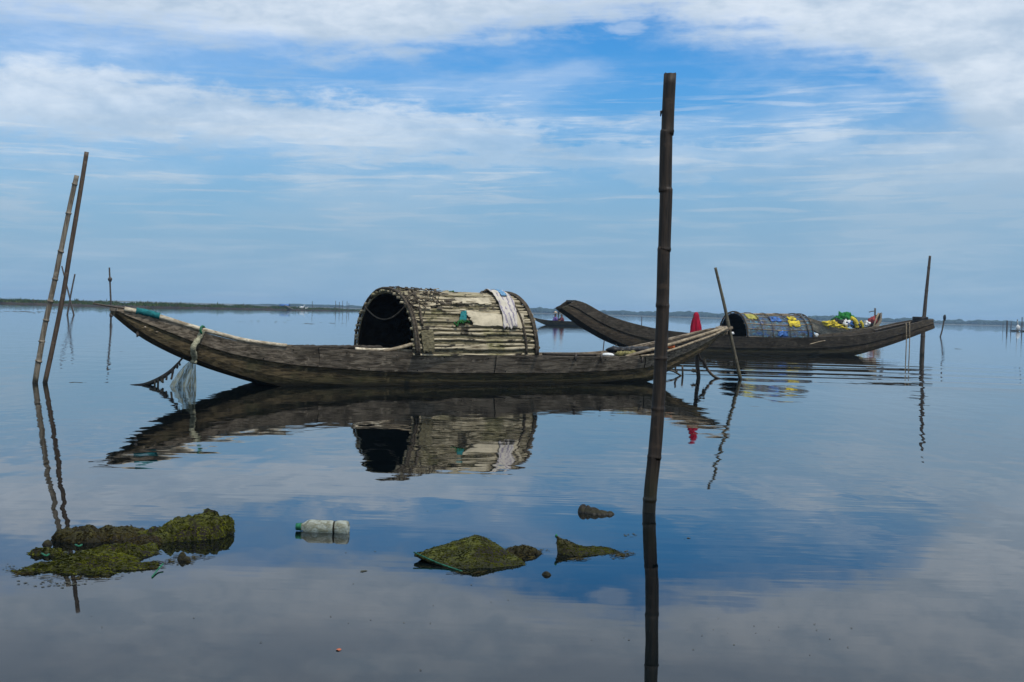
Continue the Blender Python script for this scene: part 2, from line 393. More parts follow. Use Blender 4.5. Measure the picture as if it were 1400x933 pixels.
for i in range(13000):
    px = rnd.uniform(-150, 492); p = bankY(px); o = rnd.uniform(.15, 16)**1.0
    tw = 1-.5*max(0, (px-380)/120)
    cl_ = .55+.9*max(0, nz(px*.05, o*.2, 4)+.3)
    hh = rnd.uniform(.25, .60)*tw*cl_*(.75 if o < 1 else 1)*(1.35 if rnd.random() < .06 else 1); ww = rnd.uniform(.05, .16); a = rnd.uniform(-.5, .5)
    b0 = Vector((p.x+rnd.uniform(-.3, .3), p.y+.6+o*tw, .22*tw)); ln = Vector((rnd.uniform(-.2, .2), rnd.uniform(-.1, .1), hh))
    dx = Vector((math.cos(a), math.sin(a), 0))*ww
    v = [bm.verts.new(q) for q in (b0-dx, b0+dx, b0+ln*.6+dx*.7, b0+ln, b0+ln*.6-dx*.7)]; bm.faces.new(v)
tag(link('marsh_grass', bm, M_grass, smooth=False), 'rough marsh grass covering the low bank on the left', 'grass', kind='stuff')

# things on the bank
p = bankY(383)+Vector((0, 5, 0))
t_ = empty('tarp_shelter', (p.x, p.y, .35), label='tiny blue tarp shelter standing on the grassy bank', cat='shelter')
for sx in (-1, 1):
    for sy in (-1, 1):
        bm = bmesh.new(); tube(bm, [(sx*.6, sy*.5, -.1), (sx*.6, sy*.5, .5)], .03, 5); link('post', bm, M_stake, t_)
bm = bmesh.new(); g = []
for i in range(9):
    a = math.pi*i/8; g.append([bm.verts.new((x*1.0, -.75*math.cos(a), .42+.36*math.sin(a)+.03*nz(x*3, i))) for x in (-.9, -.3, .3, .85)])
for i in range(8):
    for k in range(3): bm.faces.new((g[i][k], g[i][k+1], g[i+1][k+1], g[i+1][k]))
o = link('tarp_roof', bm, M_blue, t_); md = o.modifiers.new('s', 'SOLIDIFY'); md.thickness = .02
p0_ = bankY(389); p1_ = bankY(402)
bm = bmesh.new()
a_ = at(389, 417.5, p0_.y); b_ = at(401.5, 423.3, p1_.y-.6)
r_ = tube(bm, [a_, a_.lerp(b_, .5)+Vector((0, 0, -.08)), b_], [.07, .13, .09], 6)
tag(recenter(link('driftwood_trunk', bm, M_bam_pale)), 'pale bare driftwood trunk sloping down the grassy bank to the water', 'driftwood')
def bird(px, py, s, label):
    q = bankY(px)+Vector((0, .5, 0)); d_ = q.y; c = at(px, py, d_)
    r = empty('goose', (c.x, c.y, c.z-.17*s), label=label, cat='goose', group='white geese on the bank')
    bm = bmesh.new()
    path = [(-.38, 0, .20), (-.25, 0, .22), (-.05, 0, .22), (.14, 0, .25), (.23, 0, .38), (.27, 0, .52), (.33, 0, .56), (.40, 0, .54)]
    tube(bm, [(a*s, b2*s, c2*s) for a, b2, c2 in path], [v*s for v in (.03, .12, .16, .12, .05, .04, .055, .02)], 8)
    link('body', bm, M_white, r)
    bm = bmesh.new()
    for y_ in (-.05, .05): tube(bm, [(0, y_*s, .12*s), (0, y_*s, -.1*s)], .02*s, 5)
    link('leg', bm, M_orange, r)
bird(413, 421.2, 1.5, 'larger white goose at the water edge of the bank')
bird(419, 422.3, 1.0, 'smaller white goose standing right of the larger goose on the bank')

# ------------------------------------------------------------------ stakes and poles
def pole(name, pts, base, r0, r1, m, label, cat, nodes=0, group=None, hollow=False, n=12, knot=1.16, zig=.0):
    """pts: photo pixels top -> base along a stake standing in the water at pixel `base`"""
    B = water(*base); B0 = B.copy()
    wp = [at(x, y, B.y) for x, y in pts]+[B, B+(B-at(*pts[-1], B.y)).normalized()*.5]
    wp = smoothpath(wp, 8); L = [0]
    for a, b2 in zip(wp, wp[1:]): L.append(L[-1]+(b2-a).length)
    tot = L[-1]; t_nodes = []
    if nodes and isinstance(nodes, (list, tuple)):     # pixel rows of the rings
        for yn in nodes:
            for k in range(len(wp)-1):
                ya, yb2 = proj(wp[k])[1], proj(wp[k+1])[1]
                if ya <= yn < yb2: t_nodes.append(L[k]+(L[k+1]-L[k])*(yn-ya)/(yb2-ya))
    elif nodes: t_nodes = [tot*(i+.5+.2*nz(i*3.3, base[0]))/nodes for i in range(nodes)]
    ts = sorted(set([round(tot*i/60, 5) for i in range(61)]+[round(tn+dd*r0, 5) for tn in t_nodes for dd in (-.45, -.16, 0, .16, .45) if 0 < tn+dd*r0 < tot]))
    P, Rr = [], []
    for s in ts:
        k = max(i for i in range(len(L)) if L[i] <= s+1e-9); k = min(k, len(wp)-2)
        q = wp[k].lerp(wp[k+1], (s-L[k])/(L[k+1]-L[k])); r = r1+(r0-r1)*s/tot
        g = 1+.03*nz(s*3/(r0*30), base[0])
        for i, tn in enumerate(t_nodes):
            dd = abs(s-tn)/r0
            if dd < .1: g *= knot
            elif dd < .3: g *= 1+(knot-1)*.55
        if zig and t_nodes:
            j = sum(1 for tn in t_nodes if tn < s); q = q+Vector((zig*r0*(nz(j*2.3, s*.4+base[0])), 0, 0))
        P.append(q); Rr.append(r*g)
    e = empty(name, (B0.x, B0.y, 0), label=label, cat=cat, group=group)
    P = [q-Vector((B0.x, B0.y, 0)) for q in P]
    bm = bmesh.new(); rings = tube(bm, P, Rr, n, cap=not hollow)
    if hollow:                                 # ragged open top with an inner wall
        top = rings[0]; c = P[0]; dn = (P[1]-P[0]).normalized()
        inner = []
        for k, v in enumerate(top):
            v.co += -dn*(.006+.010*nz(k*1.9, 4)); inner.append(bm.verts.new(c+(v.co-c)*.74))
        low_ = [bm.verts.new(v.co+dn*.05) for v in inner]
        for k in range(n):
            j = (k+1) % n
            bm.faces.new((top[k], top[j], inner[j], inner[k])); bm.faces.new((inner[k], inner[j], low_[j], low_[k]))
        bm.faces.new(low_); bm.faces.new(rings[-1])
    link('shaft', bm, m, e)
    return e
e = pole('bamboo_pole', [(916, 103), (913, 160), (911.5, 220), (910.5, 270), (908, 340), (906.5, 410), (903.5, 480), (900, 550), (894.5, 620), (889.5, 665)], (887, 700), .031, .0285, M_bam_main,
     'thick dark brown bamboo pole standing tallest in the foreground water', 'pole', nodes=[181, 260, 341, 418, 490, 559, 625, 683], hollow=True, n=20, knot=1.09, zig=.3)
# stub of a broken twig on the big pole
bm = bmesh.new(); c = at(905.5, 153, water(887, 700).y)-e.location
tube(bm, [c+Vector((.012, 0, .004)), c+Vector((-.006, -.004, .0)), c+Vector((-.008, -.004, -.022))], [.006, .006, .002], 6); link('twig_stub', bm, M_bam_main, e)
pole('bamboo_pole', [(105, 240), (95, 285), (84, 338), (75, 384), (63.5, 436), (55, 480)], (48, 523.5), .031, .025, M_bam_pale,
     'pale grey bamboo pole with knobbly rings, left one of the leaning pair', 'pole', nodes=[252, 292, 344, 382, 412, 438, 467, 494], n=14, knot=1.28, zig=.25, group='pair of leaning bamboo poles')
pole('bamboo_pole', [(118.5, 208), (111, 255), (104, 297), (95, 350), (85.5, 408), (73, 470)], (61.5, 523.5), .027, .023, M_bam_brown,
     'smooth brown bamboo pole, right and taller one of the leaning pair', 'pole', nodes=[245, 300, 355, 407, 452, 490], n=14, knot=1.05, group='pair of leaning bamboo poles')
pole('wooden_stake', [(84.5, 364), (93, 398)], (101, 431), .055, .04, M_stake, 'distant thin stake leaning left, crossing another stake behind the bamboo pair', 'stake', nodes=4, n=8, group='pair of crossing stakes')
pole('wooden_stake', [(102.5, 375), (97, 402)], (92, 431), .055, .045, M_stake, 'distant thin stake leaning right, crossing another stake behind the bamboo pair', 'stake', nodes=4, n=8, group='pair of crossing stakes')
e = pole('wooden_stake', [(149.5, 366), (151, 400), (152, 425)], (151.5, 439), .045, .035, M_stake, 'thin upright stake rising just beyond the tip of the hooded boat', 'stake', nodes=6, n=8)
Y_ = water(151.5, 439).y
for (x, y) in ((152, 431), (150.5, 382)):
    bm = bmesh.new(); lump(bm, at(x, y, Y_)-e.location, .09, .08, .12, rnd, 2); link('knot', bm, M_stake, e)
pole('bamboo_stick', [(978, 366), (985, 395), (992, 425), (1002, 473)], (1012.5, 519.5), .030, .020, bamboo('grey_green_bamboo', (.05, .044, .03), (.13, .115, .075), wet=.06),
     'slim bamboo stick leaning left beside the tail of the hooded boat', 'stick', nodes=7, n=10, knot=1.12)
pole('wooden_stake', [(1271.5, 350), (1266, 405), (1263, 440), (1261.5, 465)], (1260.5, 485.5), .075, .035, M_stake,
     'tall thin stake rising behind the right tip of the rear boat', 'stake', nodes=5, n=8)
# stake with a dark bag on top
e = pole('wooden_stake', [(1291, 436), (1288.5, 450)], (1285.5, 461), .05, .05, M_stake, 'short far stake leaning right with a dark bag on its top', 'stake', n=8)
bm = bmesh.new(); c = at(1291.5, 434.5, water(1285.5, 461).y)-e.location; lump(bm, c, .10, .10, .20, rnd, 2, .3)
link('top_bag', bm, M_black, e)
# fish trap stakes far right and a raft
tb = [(1371, 441, 453.0), (1376.5, 438.5, 452.6), (1382, 440, 452.8), (1390.5, 437, 453.0), (1397, 434, 453.4)]
lb = ['thinnest faint stake at the left end of the far right group', 'stout dark stake left of the far raft', 'short stake close to the left end of the far raft', 'stake rising from the middle of the far raft', 'tallest stake at the right edge of the far raft']
for (x, y0, y1), l_ in zip(tb, lb):
    thick = {1371: .03, 1376.5: .12, 1382: .07}.get(x, .08)
    pole('fishing_stake', [(x+.5, y0)], (x, y1), thick, thick*.8, M_stake, l_, 'stake', n=6, group='stakes round the far fishing raft')
c = water(1400, 453.6)
e = empty('fishing_raft', (c.x, c.y, 0), label='low dark wooden raft between far stakes at the right edge', cat='raft')
bm = bmesh.new()
for k in range(7): box(bm, (0, -.9+.3*k, .14), 3.4, .24, .08, rz=.01*k)
link('deck', bm, M_hull2, e, False)
bm = bmesh.new()
for k in (-1.3, 0, 1.3): tube(bm, [(k, -1.1, .02), (k, 1.1, .02)], .12, 8)
link('float_log', bm, M_stake, e)
bm = bmesh.new(); lump(bm, (-.9, 0, .55), .3, .3, .45, rnd, 2, .4); tube(bm, [(-.9, 0, .9), (-.95, 0, 1.5)], .04, 5)
link('net_bundle', bm, M_white, e)
# far thin stakes over the end of the bank and on open water
for k, (x, y0, y1) in enumerate(((427, 412, 424.8), (459, 411.5, 425.5), (464, 413, 425.6), (468.5, 411.5, 425.4), (474.5, 412, 425.8), (477, 414.5, 425.9))):
    pole('fishing_stake', [(x+.6*nz(k, 1), y0)], (x, y1), .07, .05, M_stake,
         'faint thin stake standing alone off the bank, right of the geese' if k == 0 else 'one of the faint thin stakes clustered off the narrow end of the bank', 'stake', n=5,
         group=None if k == 0 else 'thin stakes off the end of the bank')
pole('fishing_stake', [(877.5, 433)], (877.2, 444.5), .045, .035, M_stake, 'hair-thin far stake above the gunwale of the rear boat, left of the big pole', 'stake', n=5)

# ------------------------------------------------------------------ boats
class Boat:
    def __init__(s, name, w0, w1, x0px, x1px, gun, bot, wmax, wtip, mh, mw, mi, label, cat='boat', flare=.66, walef=.45, dip=-.14, group=None, rake0=0., rake1=0., plan=2.4, thick=.03, NS=72, tipz=0.):
        s.A = water(*w0); s.B = water(*w1); v = s.B-s.A; s.Lw = v.length; s.ang = math.atan2(v.y, v.x)
        s.M = Matrix.Translation(s.A) @ Matrix.Rotation(s.ang, 4, 'Z'); s.Mi = s.M.inverted()
        s.wmax, s.wtip, s.plan = wmax, wtip, plan
        s.x0 = s.ray_y(x0px, interp(x0px, gun), 0).x; s.x1 = s.ray_y(x1px, interp(x1px, gun), 0).x
        s.e = empty(name, s.A, s.ang, label=label, cat=cat, group=group)
        s.st = []
        for i in range(NS+1):
            u = i/NS; u = .5-.5*math.cos(math.pi*u) if True else u
            x = s.x0+(s.x1-s.x0)*u; w_ = s.w(x); zg = .35
            for _ in range(6):
                X, Yp, D = proj(s.M @ Vector((x, -w_, zg))); zg += (Yp-interp(X, gun))*D/F
            xb = x+rake0*max(0, 1-u/.12)+rake1*max(0, 1-(1-u)/.12)
            wb = w_*(flare+(.92-flare)*abs(2*u-1)**3); zb = 0
            for _ in range(6):
                X, Yp, D = proj(s.M @ Vector((xb, -wb, zb))); ty = interp(X, bot)
                if ty is None: zb = dip
                else: zb += (Yp-ty)*D/F
            s.st.append([x, xb, w_, wb, zg, zb])
        # smooth and sink the wetted middle
        for k, q in enumerate(s.st):
            X, Yp, D = proj(s.M @ Vector((q[1], -q[3], q[5])))
            if w0[0] < X < w1[0]:
                t = (X-w0[0])/(w1[0]-w0[0]); q[5] = dip*min(1, 4*t, 4*(1-t))-.004
        for _ in range(2):
            for c in (4, 5):
                vals = [q[c] for q in s.st]
                for k in range(1, len(vals)-1): s.st[k][c] = (vals[k-1]+2*vals[k]+vals[k+1])/4
        n = len(s.st); th = thick
        # hull: outer skin below the wale, bottom, inner skin
        bm = bmesh.new(); rings = []
        for (x, xb, w_, wb, zg, zb) in s.st:
            f = walef; zm = zg+(zb-zg)*f; wm = w_+(wb-w_)*f; xm = x+(xb-x)*f
            zl = zg+(zb-zg)*.78; wl = w_+(wb-w_)*.72; xl = x+(xb-x)*.78
            zk = zb-.02; ti = min(th, w_*.4)
            ring = []
            for sg in (-1, 1):
                half = [(x, sg*(w_-.004), zg-.012), (xm, sg*(wm-.010), zm), (xl, sg*(wl+.004), zl), (xb, sg*wb, zb)]
                ring.append(half)
            inner = [(x, (w_-ti), zg-.012), (xm, (wm-ti), zm), (xb, max(wb-ti, .01), zb+th)]
            pts = ring[0]+[(xb, 0, zk)]+ring[1][::-1]+inner+[(xb, 0, zb+th)]+[(a, -b2, c) for a, b2, c in inner[::-1]]
            rings.append([bm.verts.new(p) for p in pts])
        m = len(rings[0])
        for a, b2 in zip(rings, rings[1:]):
            for k in range(m):
                f = bm.faces.new((a[k], a[(k+1) % m], b2[(k+1) % m], b2[k]))
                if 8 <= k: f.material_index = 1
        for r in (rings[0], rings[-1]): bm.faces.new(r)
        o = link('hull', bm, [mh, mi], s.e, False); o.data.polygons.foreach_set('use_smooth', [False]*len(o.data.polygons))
        for sg in (-1, 1):
            bm = bmesh.new(); rings = []
            for (x, xb, w_, wb, zg, zb) in s.st:
                f = walef*.97; zm = zg+(zb-zg)*f; wm = w_+(wb-w_)*f; xm = x+(xb-x)*f
                j = .004*nz(x*2.2, sg, 9); t2 = min(.022, w_*.3)
                pts = [(x, sg*(w_+.012), zg+j), (xm, sg*(wm+.012), zm), (xm, sg*(wm-.002), zm-.004), (x, sg*(w_-t2-.014), zg-.016), (x, sg*(w_-t2-.014), zg+j)]
                rings.append([bm.verts.new(p) for p in pts])
            for a, b2 in zip(rings, rings[1:]):
                for k in range(5): bm.faces.new((a[k], a[(k+1) % 5], b2[(k+1) % 5], b2[k]))
            for r in (rings[0], rings[-1]): bm.faces.new(r)
            link('gunwale', bm, mw, s.e, False)
    def w(s, x):
        u = abs(2*(x-s.x0)/(s.x1-s.x0)-1); u = min(u, 1)
        return s.wtip+(s.wmax-s.wtip)*(1-u**s.plan)
    def ray_y(s, px, py, y):
        """point on the boat's local plane y=const seen at a pixel"""
        o = s.Mi @ Vector((0, 0, H)); d_ = s.Mi.to_3x3() @ ray(px, py); t = (y-o.y)/d_.y; return o+d_*t
    def at_x(s, x):
        for a, b2 in zip(s.st, s.st[1:]):
            if a[0] <= x <= b2[0]:
                t = (x-a[0])/(b2[0]-a[0]); return [p+(q-p)*t for p, q in zip(a, b2)]
        return s.st[0] if x < s.x0 else s.st[-1]
    def frames(s, xs, m, name='rib'):
        for x in xs:
            q = s.at_x(x); bm = bmesh.new(); w_, wb, zg, zb = q[2]-.035, q[3]-.03, q[4], q[5]+.03
            tube(bm, [(x, -w_, zg-.03), (x, -wb, zb+.03), (x, wb, zb+.03), (x, w_, zg-.03)], .018, 4); link(name, bm, m, s.e, False)
    def beam(s, x, m, name='thwart', wd=.10):
        q = s.at_x(x); bm = bmesh.new(); box(bm, (x, 0, q[4]-.045), wd, 2*q[2]-.05, .03); link(name, bm, m, s.e, False)
    def deck(s, xa, xb, m, dz=.16, name='deck_board', gap=.12):
        x = xa; bm = bmesh.new(); k = 0
        while x < xb:
            q = s.at_x(x); wd = 2*(q[2]*.5+q[3]*.5)-.10
            box(bm, (x, 0, q[4]-dz+.006*nz(k, 2)), gap*.92, max(wd, .05), .02, ry=.02*nz(k, 7)); x += gap; k += 1
        link(name, bm, m, s.e, False)

# ---- the hooded boat in front
g1 = [(150, 421), (155, 422.5), (168, 424.5), (200, 430.5), (217, 434), (272, 453), (300, 461), (335, 469), (392, 473.5), (480, 478), (570, 482.5), (645, 485.5), (740, 487), (820, 488), (880, 487), (896, 485), (915, 480), (946, 469.5), (968, 460.5), (993, 449)]
b1 = [(150, 424), (156, 426.5), (170, 437), (190, 451.5), (215, 467), (250, 483.5), (280, 496), (310, 507), (340, 516.5), (375, 525.5), (500, 532), (700, 535), (893, 519.5), (905, 512), (920, 504), (940, 493), (960, 481), (980, 464), (996, 452)]
B1 = Boat('hooded_boat', (375, 525.5), (893, 519.5), 155, 993, g1, b1, .72, .10, M_hull, M_wale, M_inside,
          'long weathered sampan with a slatted bamboo hood, nearest of the boats', walef=.44)
def ux(px, py, y=0): return B1.ray_y(px, py, y).x
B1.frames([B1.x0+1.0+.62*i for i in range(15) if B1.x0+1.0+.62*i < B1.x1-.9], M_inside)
cx0 = ux(567.5, 483, -.70); cx1 = ux(732.5, 486, -.70)
B1.deck(B1.x0+.5, B1.x0+2.4, M_inside, .07); B1.deck(B1.x0+2.5, cx1+.3, M_inside, .17); B1.deck(B1.x1-1.9, B1.x1-.4, M_inside, .08)
B1.beam(cx1+.55, M_wale, wd=.07); B1.beam(cx1+1.3, M_wale, wd=.07); B1.beam(cx0-1.1, M_wale, wd=.07)
# end blocks closing bow and stern
for x_, s_ in ((B1.x0+.02, 1), (B1.x1-.02, -1)):
    q = B1.at_x(x_+.05*s_); bm = bmesh.new(); box(bm, (x_+.06*s_, 0, q[4]-.012), .16, 2*q[2]+.03, .035, ry=0.3*s_); link('end_board', bm, M_wale, B1.e, False)

_AT = {}
def arch(f_, hw, z0, hh, ex=2.12):
    key = (round(hw/hh, 1), ex)
    if key not in _AT:
        L_ = [0]; p_ = None
        for k in range(401):
            a = math.pi*k/400; c, s_ = math.cos(a), math.sin(a)
            q_ = (-key[0]*math.copysign(abs(c)**(2/ex), c), abs(s_)**(2/ex))
            if p_: L_.append(L_[-1]+math.hypot(q_[0]-p_[0], q_[1]-p_[1]))
            p_ = q_
        _AT[key] = [v/L_[-1] for v in L_]
    T_ = _AT[key]; t = min(max(f_/math.pi, 0), 1)
    import bisect
    k = min(max(bisect.bisect_left(T_, t), 1), 400); a = math.pi*(k-1+(t-T_[k-1])/max(T_[k]-T_[k-1], 1e-9))/400
    c, s_ = math.cos(a), math.sin(a)
    return -hw*math.copysign(abs(c)**(2/ex), c), z0+hh*abs(s_)**(2/ex)
def hood(B, x0, x1, hw, zb, ztop, nsl, slat_r, msl, mmat, mhoop, hoops, seed=1, ex=2.12, sag=.02):
    rnd = random.Random(seed); root = B.e
    bm = bmesh.new(); NA, NX = 40, 26; g = []; hh = ztop-zb
    for i in range(NX+1):
        x = x0+(x1-x0)*i/NX
        row = []
        for k in range(NA+1):
            y, z = arch(math.pi*k/NA, hw, zb, hh, ex)
            row.append(bm.verts.new((x, y*(1+.012*nz(x*2, k*.2, seed)), z+.012*nz(x*2.2, k*.3, 3+seed)-sag*math.sin(math.pi*i/NX))))
        g.append(row)
    for i in range(NX):
        for k in range(NA): bm.faces.new((g[i][k], g[i][k+1], g[i+1][k+1], g[i+1][k]))
    # inner lining as second surface
    g2 = []
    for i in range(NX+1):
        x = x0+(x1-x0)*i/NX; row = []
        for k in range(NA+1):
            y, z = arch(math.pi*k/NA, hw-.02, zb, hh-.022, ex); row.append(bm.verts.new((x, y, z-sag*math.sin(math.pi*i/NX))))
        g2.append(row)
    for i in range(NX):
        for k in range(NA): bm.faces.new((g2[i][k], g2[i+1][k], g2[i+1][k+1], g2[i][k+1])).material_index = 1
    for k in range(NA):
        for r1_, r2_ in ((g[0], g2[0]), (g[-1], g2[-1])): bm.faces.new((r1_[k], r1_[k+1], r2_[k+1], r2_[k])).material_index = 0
    hd = link('hood', bm, [mmat, M_nearblack], root, True)
    # split bamboo slats running fore and aft, each bowed and broken a little
    bm = bmesh.new()
    for k in range(nsl):
        a = math.pi*(k+.35+.25*rnd.uniform(-1, 1))/nsl
        parts = [(0, 1)] if rnd.random() < .35 else [(0, rnd.uniform(.35, .7)), (rnd.uniform(.38, .72), 1)]
        for (ua, ub) in parts:
            pts = []; rr = []; xs_ = x0-.03+rnd.uniform(-.03, .03) if ua == 0 else x0+(x1-x0)*ua
            xe_ = x1+.02+rnd.uniform(-.02, .03) if ub == 1 else x0+(x1-x0)*ub
            rad = slat_r*rnd.uniform(.75, 1.25); ph = rnd.random()*50
            for j in range(15):
                x = xs_+(xe_-xs_)*j/14; aa = a+.035*nz(x*1.3, ph)+.012*nz(x*5, ph)
                y, z = arch(aa, hw+rad*.55, zb, hh+rad*.55, ex)
                u = (x-x0)/(x1-x0); pts.append((x, y, z-sag*math.sin(math.pi*min(max(u, 0), 1))+.006*nz(x*6, ph, 2))); rr.append(rad*(1+.18*nz(x*8, ph, 5)))
            # flattened strip
            vr = tube(bm, pts, rr, 7)
    so_ = link('slats', bm, msl, hd, True)
    for (xh, r_, tilt, a0, a1) in hoops:
        bm = bmesh.new(); pts = []
        for k in range(31):
            a = a0+(a1-a0)*k/30; y, z = arch(a, hw+slat_r*1.4+r_, zb, hh+slat_r*1.4+r_, ex)
            pts.append((xh+tilt*math.cos(a)+.01*nz(k*.4, xh), y, z-.02*0))
        tube(bm, pts, [r_*(1+.15*nz(k*.5, xh)) for k in range(31)], 7); link('hoop', bm, mhoop, hd)
    return hd
zg1 = B1.at_x(cx0)[4]
q = B1.ray_y(600, 397.5, 0); ztop1 = q.z
hwc = .70
HX = cx1-cx0
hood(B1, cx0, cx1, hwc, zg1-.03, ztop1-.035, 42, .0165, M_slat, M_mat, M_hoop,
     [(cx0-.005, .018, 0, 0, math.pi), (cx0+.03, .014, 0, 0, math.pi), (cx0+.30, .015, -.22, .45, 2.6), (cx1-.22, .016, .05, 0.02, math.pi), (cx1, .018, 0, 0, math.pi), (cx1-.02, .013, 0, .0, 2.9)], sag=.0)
hh1 = ztop1-.035-(zg1-.03)
def on_hood(x, a, off=.03): y, z = arch(a, hwc+off, zg1-.03, hh1+off); return Vector((x, y, z))
def sheet_on_hood(name, fx, mat_, parent=None, nu=14, nv=22, off=.045, amp=.008, seed=0, thick=.004):
    """fx(u,v)->(x fraction, angle)"""
    bm = bmesh.new(); g = []
    for j in range(nv+1):
        row = []
        for i in range(nu+1):
            xf, a = fx(i/nu, j/nv); x = cx0+HX*xf
            row.append(bm.verts.new(on_hood(x, a, off+amp*nz(x*14, a*4+seed)+.6*amp*nz(x*40, a*9, seed))))
        g.append(row)
    for j in range(nv):
        for i in range(nu): bm.faces.new((g[j][i], g[j][i+1], g[j+1][i+1], g[j+1][i]))
    o = link(name, bm, mat_, parent); md = o.modifiers.new('s', 'SOLIDIFY'); md.thickness = thick
    return o
hood_o = [o for o in B1.e.children if o.name.startswith('hood')][0]
# where does a pixel fall on the near side of the hood?
def hood_px(px, py):
    best = None
    for i in range(81):
        for k in range(81):
            xf, a = i/80, math.pi*.62*k/80
            X, Yp, D = proj(B1.M @ on_hood(cx0+HX*xf, a)); dd = (X-px)**2+(Yp-py)**2
            if best is None or dd < best[0]: best = (dd, xf, a)
    return best[1], best[2]
def quad(c00, c10, c01, c11, rag=.0, seed=0):
    c = [hood_px(*p) for p in (c00, c10, c01, c11)]
    def f(u, v):
        uu = u+rag*nz(v*9, seed)*(1 if u in (0, 1) else .3); vv = v+(rag*1.6*nz(u*8, seed+4) if v > .9 else 0)
        a = [(c[0][k]*(1-uu)+c[1][k]*uu)*(1-vv)+(c[2][k]*(1-uu)+c[3][k]*uu)*vv for k in (0, 1)]; return a[0], a[1]
    return f
sheet_on_hood('patch_sheet', quad((634, 426), (700, 432), (648, 447), (706, 447), .06, 2), M_paper, hood_o, amp=.012, seed=2)
sheet_on_hood('patch_sheet', quad((620, 408), (668, 409), (625, 415), (672, 417), .08, 5), M_paper, hood_o, amp=.010, seed=5)
sheet_on_hood('patch_sheet', quad((688, 426), (716, 430), (692, 449), (716, 449), .08, 8), M_paper, hood_o, amp=.006, off=.040, seed=7)
sheet_on_hood('patch_sheet', quad((574, 453), (592, 452), (578, 481), (594, 481), .08, 9), M_mat, hood_o, amp=.010, seed=12)
def toplevel_from(o, B):     # a sheet built in boat space that is a thing of its own
    o.data.transform(B.M); return recenter(o)
o = sheet_on_hood('striped_towel', quad((656, 402), (682, 401), (686, 449), (706, 449), .03, 1), M_towel, None, 26, 40, .066, .026, 3, .006)
tag(toplevel_from(o, B1), 'pale striped towel draped down the bamboo hood of the nearest boat', 'towel')
o = sheet_on_hood('blue_rag', quad((671, 401), (679, 401), (684, 409), (692, 410), .10, 3), plain('light_blue_rag', (.12, .26, .42), .8, .5, 30), None, 8, 8, .078, .01, 5, .004)
tag(toplevel_from(o, B1), 'small blue and white rag over the top of the striped towel', 'rag')
o = sheet_on_hood('teal_rag', quad((630, 427), (637, 427), (627, 440), (638, 441), .10, 3), M_teal, None, 8, 8, .055, .014, 8, .005)
tag(toplevel_from(o, B1), 'teal rag tucked into the slats beside the tan patch of the hood', 'rag')
# ragged cords and net tangle on the hood's front top
rn = random.Random(11)
for k in range(20):
    bm = bmesh.new(); xf = rn.uniform(.02, .30); a = rn.uniform(.8, 2.1); pts = []
    for j in range(7):
        xf += rn.uniform(-.03, .035); a += rn.uniform(-.12, .08); pts.append(on_hood(cx0+HX*xf, a, .05+rn.uniform(0, .02)))
    tube(bm, smoothpath(pts, 3), .007, 5); link('cord', bm, M_hoop, hood_o)
for (x, y) in ((547, 399), (613, 402), (633, 444), (624, 444)):
    xf, a = hood_px(x, y); pts = [on_hood(cx0+HX*(xf+.02*j-.03), a+.05*rn.uniform(-1, 1), .055+.012*rn.random()) for j in range(5)]
    bm = bmesh.new(); tube(bm, smoothpath(pts, 3), [.010+.006*rn.random() for _ in range(13)], 6); link('net_scrap', bm, M_dgreen, hood_o)
bm = bmesh.new(); rf = random.Random(31)
for k in range(240):
    xf = rf.betavariate(1.2, 2.6)*.98+.01; a = rf.uniform(.75, 2.4)
    if .42 < xf < .95 and .95 < a < 2.0: continue
    l_ = rf.uniform(.02, .075)/HX; w_ = rf.uniform(.008, .022)/.9; tw = rf.uniform(-.5, .5); lift = rf.uniform(.035, .055)
    v = [bm.verts.new(on_hood(cx0+HX*(xf+l_*u), a+w_*vv+tw*w_*u, lift+(.016 if (u, vv) == (1, 1) else 0)*rf.random())) for u, vv in ((-1, -1), (0, -1.2), (1, -.7), (1, 1), (0, .9), (-1, .8))]
    f_ = bm.faces.new(v); f_.material_index = 0 if rf.random() < .5 else 1
link('bark_flakes', bm, [M_hoop, M_slat], hood_o, False)['kind'] = 'stuff'
# cord hanging across the hood's mouth
bm = bmesh.new(); pts = []
for k in range(13):
    t = k/12; y = -.50+1.0*t; z = ztop1-.20-.17*(1-(2*t-1)**2); pts.append((cx0-.03, y, z))
tube(bm, pts, .009, 6); link('hanging_cord', bm, M_hoop, hood_o)

# bleached pole lying along the bow gunwale (a thing on the boat)
def on_b(px, py, off=0., B=None):
    B = B or B1
    # iterate for the local y = -(w(x)) + off
    y = -.4
    for _ in range(8): P_ = B.ray_y(px, py, y); y = -B.w(P_.x)+off
    return B.ray_y(px, py, y)
def thing_tube(name, B, pxs, r, mt, label, cat, off=0.02, n=10, group=None, sm=5, wob=0.):
    pts = [B.M @ on_b(x, y, off, B) for x, y in pxs]; pts = smoothpath(pts, sm); m_ = len(pts)
    rr = r if isinstance(r, list) else [r]*m_
    if isinstance(r, tuple): rr = [r[0]+(r[1]-r[0])*k/(m_-1) for k in range(m_)]
    rr = [a*(1+.08*nz(k*.8, pxs[0][0])) for k, a in enumerate(rr)]
    bm = bmesh.new(); tube(bm, pts, rr, n); o = recenter(link(name, bm, mt)); tag(o, label, cat, group); return o
M_bam_whiteX = wood('bleached_log', (.20, .155, .10), (.56, .50, .38), grain=(3, 8, 8), rough=.7, stain=.4, bump=.3)
M_bam_tanX = wood('tan_stick', (.14, .105, .068), (.34, .28, .19), grain=(3, 8, 8), rough=.7, stain=.5, bump=.3)
